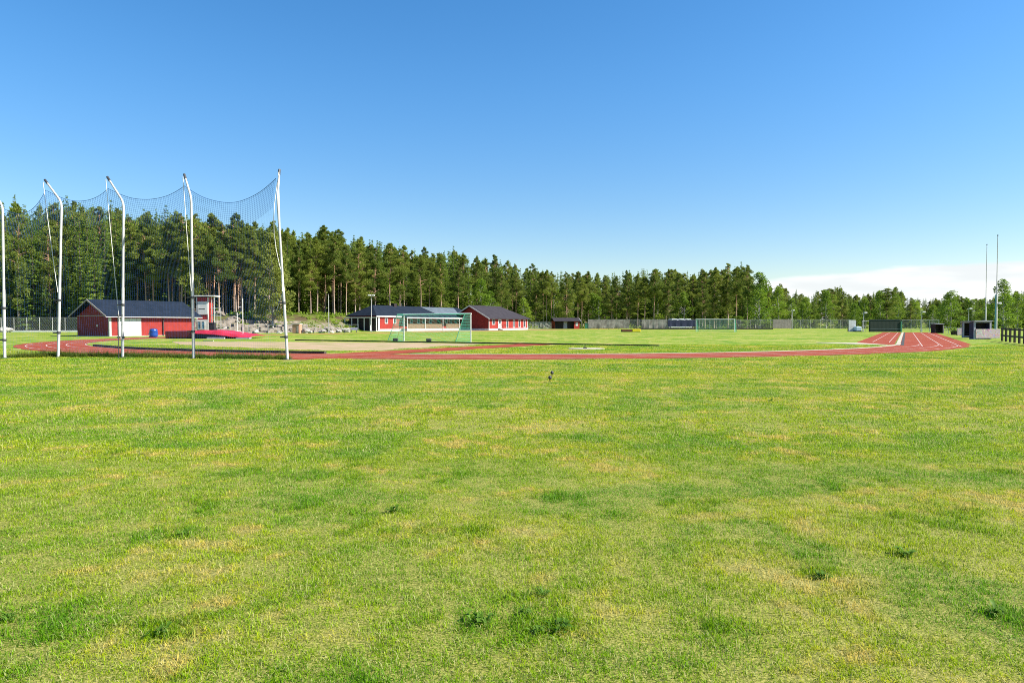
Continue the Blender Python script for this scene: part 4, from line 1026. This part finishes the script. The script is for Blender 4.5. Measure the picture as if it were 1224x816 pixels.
# ------------------------------------------------------------------ dugouts, masts and fence on the right
def dugout(label, px, Y, W, D, H, rz, panel=None):
    th = thing('dugout', label, 'dugout', gx(px, Y), rz, 'dugouts beside the track')
    for x in (0, W - .07): MB().box(x, x + .07, .1, D, .05, H - .12).build('side_wall', 'navy', th)
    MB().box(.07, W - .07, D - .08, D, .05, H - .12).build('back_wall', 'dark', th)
    MB().poly([(-.12, -.15, H - .10), (W + .12, -.15, H - .10), (W + .12, D + .12, H - .22), (-.12, D + .12, H - .22)], (0, 0, .08)).build('roof', 'lilac', th)
    for x in (-.06, W - .10): MB().box(x, x + .16, 0, .1, 0, H - .1).build('front_post', 'lilac', th)
    MB().box(.1, W - .1, 0, .09, H - .24, H - .11).build('header', 'lilac', th)
    MB().box(.15, W - .15, D - .6, D - .15, .42, .48).build('bench', 'wood_dark', th)
    if panel: MB().box(.1, panel, -.05, .05, .12, H * .54).build('front_panel', 'speckle', th)
    else: MB().box(.1, W - .1, 0, .09, .1, .2).build('sill', 'lilac', th)
    MB().box(.0, W, .1, D, 0, .05).build('floor', 'concrete', th)
    return th
dugout('navy and lilac dugout with a dark open front, left of the speckled one', 1151.3, 77, 1.15, .9, 1.9, R(-24))
dugout('dugout with a speckled pink-white front panel and dark upper opening', 1165, 69, 1.7, .75, 1.92, R(3), 2.62)
th = thing('speckled_board', 'low lilac speckled board left of the first dugout', 'board', gx(1144.5, 92)); MB().box(0, .75, 0, .1, .05, .95).build('panel', 'speckle', th); [MB().box(x_, x_ + .08, .1, .4, 0, .6).build('prop', 'wood_dark', th) for x_ in (.1, .55)]
th = thing('flower_tub', 'small dark tub of yellow-green plants left of the dugouts', 'planter', gx(1140, 96)); lathe([(.3, 0), (.42, .5), (.44, .55)], 14).build('tub', 'wood_dark', th)
P = rng.normal(size=(160, 3)) * [.35, .3, .18] + [0, 0, .75]; _, A, B = leafset(P, .12, .07); V, F, r_ = quads(P, A, B, rng.random(160)); o = bpy.data.objects.new('leaves', np_mesh('leaves', V, F, 'birch', r_)); COL.objects.link(o); o.parent = th
def mast(label, px, Y, topy, midy, r_, teal):
    f = gx(px, Y); tz = at(px, topy, Y).z; mz = at(px, midy, Y).z
    th = thing('flood_mast', label, 'mast', f, 0, 'tall masts behind the dugouts')
    MB().tube([(0, 0, 0), (0, 0, mz)], [r_ * 1.25, r_], 10).build('lower_shaft', 'white', th, True)
    if teal: MB().tube([(-r_ * 1.45, 0, .6), (-r_ * 1.2, 0, mz)], .05, 6).build('conduit', 'teal', th)
    MB().tube([(0, 0, mz), (0, 0, tz)], [r_ * .55, .03], 8).build('upper_shaft', 'pole', th, True)
    MB().tube([(0, 0, tz), (0, 0, tz + .12)], .06, 8).build('finial', 'tin', th)
    z_ = at(px, 361, Y).z
    MB().tube([(-.75 if teal else -.1, 0, z_ - .1), (.1 if teal else .6, 0, z_ + .12)], .05, 6).build('arm', 'clamp', th)
    MB().box(.16, .48, -.14, .14, z_ - .24, z_ - .02).build('lamp_head', 'white', th, bevel=.04)
mast('taller mast with a teal conduit behind the speckled dugout', 1190.5, 74, 282, 352, .085, True)
mast('thinner, shorter mast left of the one with a teal conduit', 1177.8, 84, 293, 355, .07, False)
a, b = gx(1198, 62), gx(1262, 44); th = thing('post_and_rail_fence', 'dark wooden post and rail fence at the right picture edge', 'fence', a); d = b - a; u = d.normalized()
for i in range(11): p = d * i / 10; MB().box(p.x - .06, p.x + .06, p.y - .06, p.y + .06, -.1, 1.22).build('post', 'wood_dark', th)
nn = Vector((u.y, -u.x, 0))
for z_ in (.45, 1.02): MB().poly([nn * .065, nn * .065 + d, nn * .105 + d, nn * .105], (0, 0, .14)).build('rail', 'wood_dark', th).location = (0, 0, z_)

# ------------------------------------------------------------------ grass
def blade_patch(name, rad, n, ln, wd, m='blade', lean=.9):
    nt_ = max(1, n // 9); tx = rng.uniform(-rad, rad, (nt_ * 2, 2)); tx = tx[np.hypot(tx[:, 0], tx[:, 1]) < rad * .97][:nt_]
    idx = rng.integers(0, len(tx), n); base = tx[idx] + rng.normal(0, .022 * (wd / .003) ** .6, (n, 2))
    an = rng.uniform(0, 2 * np.pi, n); L = ln * rng.gamma(6, 1 / 6, n); lng = rng.random(n) < .05; L = np.where(lng, L * 1.8, L); k = rng.uniform(.25, lean, n)
    dx, dy = np.cos(an) * k, np.sin(an) * k; sx, sy = -np.sin(an), np.cos(an)
    tw = rng.uniform(-.9, .9, n); sx, sy = np.cos(an + np.pi / 2 + tw), np.sin(an + np.pi / 2 + tw)
    w_ = wd * rng.uniform(.6, 1.25, n)
    V = np.zeros((n, 5, 3))
    nz = np.sqrt(np.maximum(.05, 1 - k * k * .58))
    V[:, 0] = np.stack([base[:, 0] - sx * w_ / 2, base[:, 1] - sy * w_ / 2, np.full(n, -.004)], 1)
    V[:, 1] = np.stack([base[:, 0] + sx * w_ / 2, base[:, 1] + sy * w_ / 2, np.full(n, -.004)], 1)
    m1x, m1y, m1z = base[:, 0] + dx * L * .38, base[:, 1] + dy * L * .38, L * .55 * nz
    V[:, 2] = np.stack([m1x + sx * w_ * .45, m1y + sy * w_ * .45, m1z], 1); V[:, 3] = np.stack([m1x - sx * w_ * .45, m1y - sy * w_ * .45, m1z], 1)
    V[:, 4] = np.stack([base[:, 0] + dx * L * 1.05, base[:, 1] + dy * L * 1.05, L * .86 * nz * (1.1 - .4 * k)], 1)
    b = np.arange(n)[:, None] * 5
    F = np.concatenate([b + [0, 1, 2], b + [0, 2, 3], b + [3, 2, 4]])
    return np_mesh(name, V.reshape(-1, 3), F, m, np.repeat(np.where(lng, rng.uniform(.55, 1, n), rng.random(n)), 5))
lib = bpy.data.collections.new('grass_library')
def gn_scatter(name, meshes, pts, label):
    col = bpy.data.collections.new(name + '_patches'); 
    for i, me in enumerate(meshes):
        o = bpy.data.objects.new('%s_patch' % name, me); col.objects.link(o)
    me = bpy.data.meshes.new(name); P = np.array(pts)
    me.vertices.add(len(P)); me.vertices.foreach_set('co', P[:, :3].astype(np.float32).ravel())
    for nm, c in (('rz', 3), ('sxy', 4), ('sz', 5)):
        a = me.attributes.new(nm, 'FLOAT', 'POINT'); a.data.foreach_set('value', P[:, c].astype(np.float32))
    a = me.attributes.new('pick', 'INT', 'POINT'); a.data.foreach_set('value', rng.integers(0, len(meshes), len(P)).astype(np.int32))
    o = bpy.data.objects.new(name, me); COL.objects.link(o); o['kind'] = 'stuff'; o['label'] = label; o['category'] = 'grass'
    t = bpy.data.node_groups.new(name, 'GeometryNodeTree')
    t.interface.new_socket('Geometry', in_out='INPUT', socket_type='NodeSocketGeometry'); t.interface.new_socket('Geometry', in_out='OUTPUT', socket_type='NodeSocketGeometry')
    gi, go = t.nodes.new('NodeGroupInput'), t.nodes.new('NodeGroupOutput')
    ci = t.nodes.new('GeometryNodeCollectionInfo'); ci.inputs[0].default_value = col; ci.inputs['Separate Children'].default_value = True; ci.inputs['Reset Children'].default_value = True
    ip = t.nodes.new('GeometryNodeInstanceOnPoints'); ip.inputs['Pick Instance'].default_value = True
    def na(nm, ty):
        n = t.nodes.new('GeometryNodeInputNamedAttribute'); n.data_type = ty; n.inputs[0].default_value = nm; return n.outputs[0]
    cr = t.nodes.new('ShaderNodeCombineXYZ'); t.links.new(na('rz', 'FLOAT'), cr.inputs[2])
    cs_ = t.nodes.new('ShaderNodeCombineXYZ'); sx = na('sxy', 'FLOAT'); t.links.new(sx, cs_.inputs[0]); t.links.new(sx, cs_.inputs[1]); t.links.new(na('sz', 'FLOAT'), cs_.inputs[2])
    t.links.new(gi.outputs[0], ip.inputs['Points']); t.links.new(ci.outputs[0], ip.inputs['Instance']); t.links.new(na('pick', 'INT'), ip.inputs['Instance Index'])
    t.links.new(cr.outputs[0], ip.inputs['Rotation']); t.links.new(cs_.outputs[0], ip.inputs['Scale']); t.links.new(ip.outputs[0], go.inputs[0])
    md = o.modifiers.new('scatter', 'NODES'); md.node_group = t
    return o
GRAV = [gnd(x, y) for x, y in [(205, 408), (345, 408.6), (470, 409.4), (575, 410.8), (560, 413), (500, 416), (455, 418.6), (420, 419.6), (330, 417.3), (262, 414.3), (215, 411.5)]]
def in_poly(x, y, P):
    c = False; n = len(P)
    for i in range(n):
        a, b = P[i], P[i - 1]
        if (a.y > y) != (b.y > y) and x < (b.x - a.x) * (y - a.y) / (b.y - a.y) + a.x: c = not c
    return c
def free(x, y, r_=0.0):
    s_, t_ = to_st(x, y)
    if t_ < TC:
        q = math.hypot(s_ - CS, t_ - TC)
        if RIN - .1 - r_ < q < ROUT + .05 + r_: return False
    else:
        if -3.7 - r_ < s_ < 4.4 + r_: return False
    if -26.1 - r_ < s_ < -23 + r_ and 20 < t_ < 47: return False
    if in_poly(x, y, GRAV): return False
    if math.hypot(x - 4.65, y - 43.1) < 1.3 + r_: return False
    return True
def lay(y0, y1, sp, marg, slope=.80, r_=0.0):
    out = []; y = y0
    while y < y1:
        hw = slope * y + marg; x = -hw
        while x < hw:
            X, Y = x + random.uniform(-.07, .07) * sp, y + random.uniform(-.07, .07) * sp
            if free(X, Y, r_):
                v = .92 + .45 * mnoise.noise(Vector((X * .55, Y * .55, 3))) + .25 * mnoise.noise(Vector((X * 2.1, Y * 2.1, 8)))
                out.append((X, Y, 0, random.uniform(0, 6.28), 1.0, max(.5, v)))
            x += sp
        y += sp
    return out
gn_scatter('lawn_grass', [blade_patch('lawn', .62, 6500, .026, .0030, lean=1.25) for _ in range(4)], lay(0.4, 9.6, .8, 4.5), 'short patchy mown grass across the foreground')
gn_scatter('middle_grass', [blade_patch('lawn', 1.22, 7500, .034, .0062, lean=1.2) for _ in range(3)], lay(9.0, 23, 1.58, 5.0), 'short mown grass in the middle of the lawn')
gn_scatter('distant_grass', [blade_patch('lawn', 1.0, 2000, .04, .012, lean=1.2) for _ in range(3)], lay(22, 50, 1.32, 5.0, r_=.7), 'short mown grass either side of the track')
cl = []
WEEDS = [(576, 745), (640, 757), (666, 754), (648, 712), (628, 735), (190, 758), (985, 692), (1083, 664), (1190, 735), (222, 640), (470, 612), (655, 748)]
for k in range(88):
    Y = 2.6 + 13 * random.random() ** 1.6; X = random.uniform(-1, 1) * (.8 * Y + 1); rr_ = random.uniform(.08, .34) * (1 + Y * .04)
    if k < len(WEEDS): q_ = gnd(*WEEDS[k]); X, Y, rr_ = q_.x, q_.y, random.uniform(.15, .3)
    for j in range(int(rr_ * random.uniform(14, 44))): cl.append((X + random.gauss(0, rr_ * .55), Y + random.gauss(0, rr_ * .4), 0, random.uniform(0, 6.28), random.uniform(.7, 1.2), random.uniform(.45, 1.1)))
gn_scatter('lush_grass', [blade_patch('clump', .085, 110, .042, .0044, 'lush', 1.1) for _ in range(4)], cl, 'darker lush clumps of grass scattered over the lawn')
tp = []
for i in range(260):
    f = random.random() * 3.99; k = int(f); p = feet[k].lerp(feet[k + 1], f - k)
    tp.append((p.x + random.gauss(0, .08), p.y + .55 + random.gauss(0, .18), 0, random.uniform(0, 6.28), 1, random.uniform(.6, 1.6)))
gn_scatter('uncut_grass', [blade_patch('tuft', .22, 240, .13, .008, 'tuft', .7) for _ in range(3)], tp, 'dark uncut grass growing under the net')
def weed(px, py, r_, label):
    r_ *= random.uniform(.45, .72)
    g = gnd(px, py); n = random.randint(15, 22); V, F = [], []
    for i in range(n):
        an = random.uniform(0, 6.28); L = r_ * random.uniform(.45, 1.0); up = random.uniform(.25, 1.1); wd = L * random.uniform(.16, .24)
        o = Vector((random.gauss(0, r_ * .3), random.gauss(0, r_ * .3), .01)); d_ = Vector((math.cos(an), math.sin(an), 0)); s_ = Vector((-d_.y, d_.x, 0))
        b = len(V); cur = [(0, .2, 0), (.3, .8, .55), (.65, 1, .8), (1, .08, .62)]
        for f, w_, z_ in cur:
            c = o + d_ * L * f + Vector((0, 0, z_ * L * up)); V += [c - s_ * wd * w_ + Vector((0, 0, wd * .35 * w_)), c, c + s_ * wd * w_ + Vector((0, 0, wd * .35 * w_))]
        for k in range(3):
            for j in range(2): a_ = b + 3 * k + j; F.append((a_, a_ + 1, a_ + 4, a_ + 3))
    me = np_mesh('weed', np.array([tuple(v) for v in V]), np.array(F), 'weed', rng.random(len(V))); me.shade_smooth()
    o = bpy.data.objects.new('broadleaf_weed', me); COL.objects.link(o); o.location = g; tag(o, label, 'weed', 'broadleaf weeds in the lawn')
for px, py, r_, lab in ((576, 745, .10, 'broadleaf weed left of the large dark weed clump, centre foreground'), (640, 757, .11, 'pale-leaved weed in the large dark clump, centre foreground'), (666, 754, .13, 'largest dark weed clump in the centre foreground'), (648, 712, .10, 'dark weed just behind the large clump, centre foreground'), (628, 735, .09, 'weed between the large clump and the weed behind it'),
                        (190, 758, .10, 'pale weed alone in the left foreground'), (985, 692, .11, 'dark weed alone in the right foreground'), (1083, 664, .12, 'weed in the grass right of the middle, third of the way up the lawn'), (1190, 735, .11, 'dark weed near the right picture edge'), (920, 480, .16, 'pale spreading weed far out on the right lawn'), (222, 640, .11, 'dark weed halfway up the left lawn'), (8, 742, .10, 'dark weed at the left picture edge'), (470, 612, .10, 'small weed in the middle of the lawn, left of centre')):
    weed(px, py, r_, lab)
for px, py, hgt, lab in ((657, 457, .16, 'small black seed head nearest in the pair out on the lawn'), (659.5, 451, .18, 'small black seed head with a thin stalk, farther of the pair on the lawn')):
    th = thing('seed_stalk', lab, 'weed stalk', gnd(px, py)); MB().tube([(0, 0, 0), (.01, 0, hgt * .6)], .010, 5).build('stalk', 'tuft', th)
    hd = lathe([(.01, 0), (.05, .03), (.045, .08), (.01, .11)], 8); o = hd.build('seed_head', 'clamp', th, True); o.location = (.01, 0, hgt * .5)
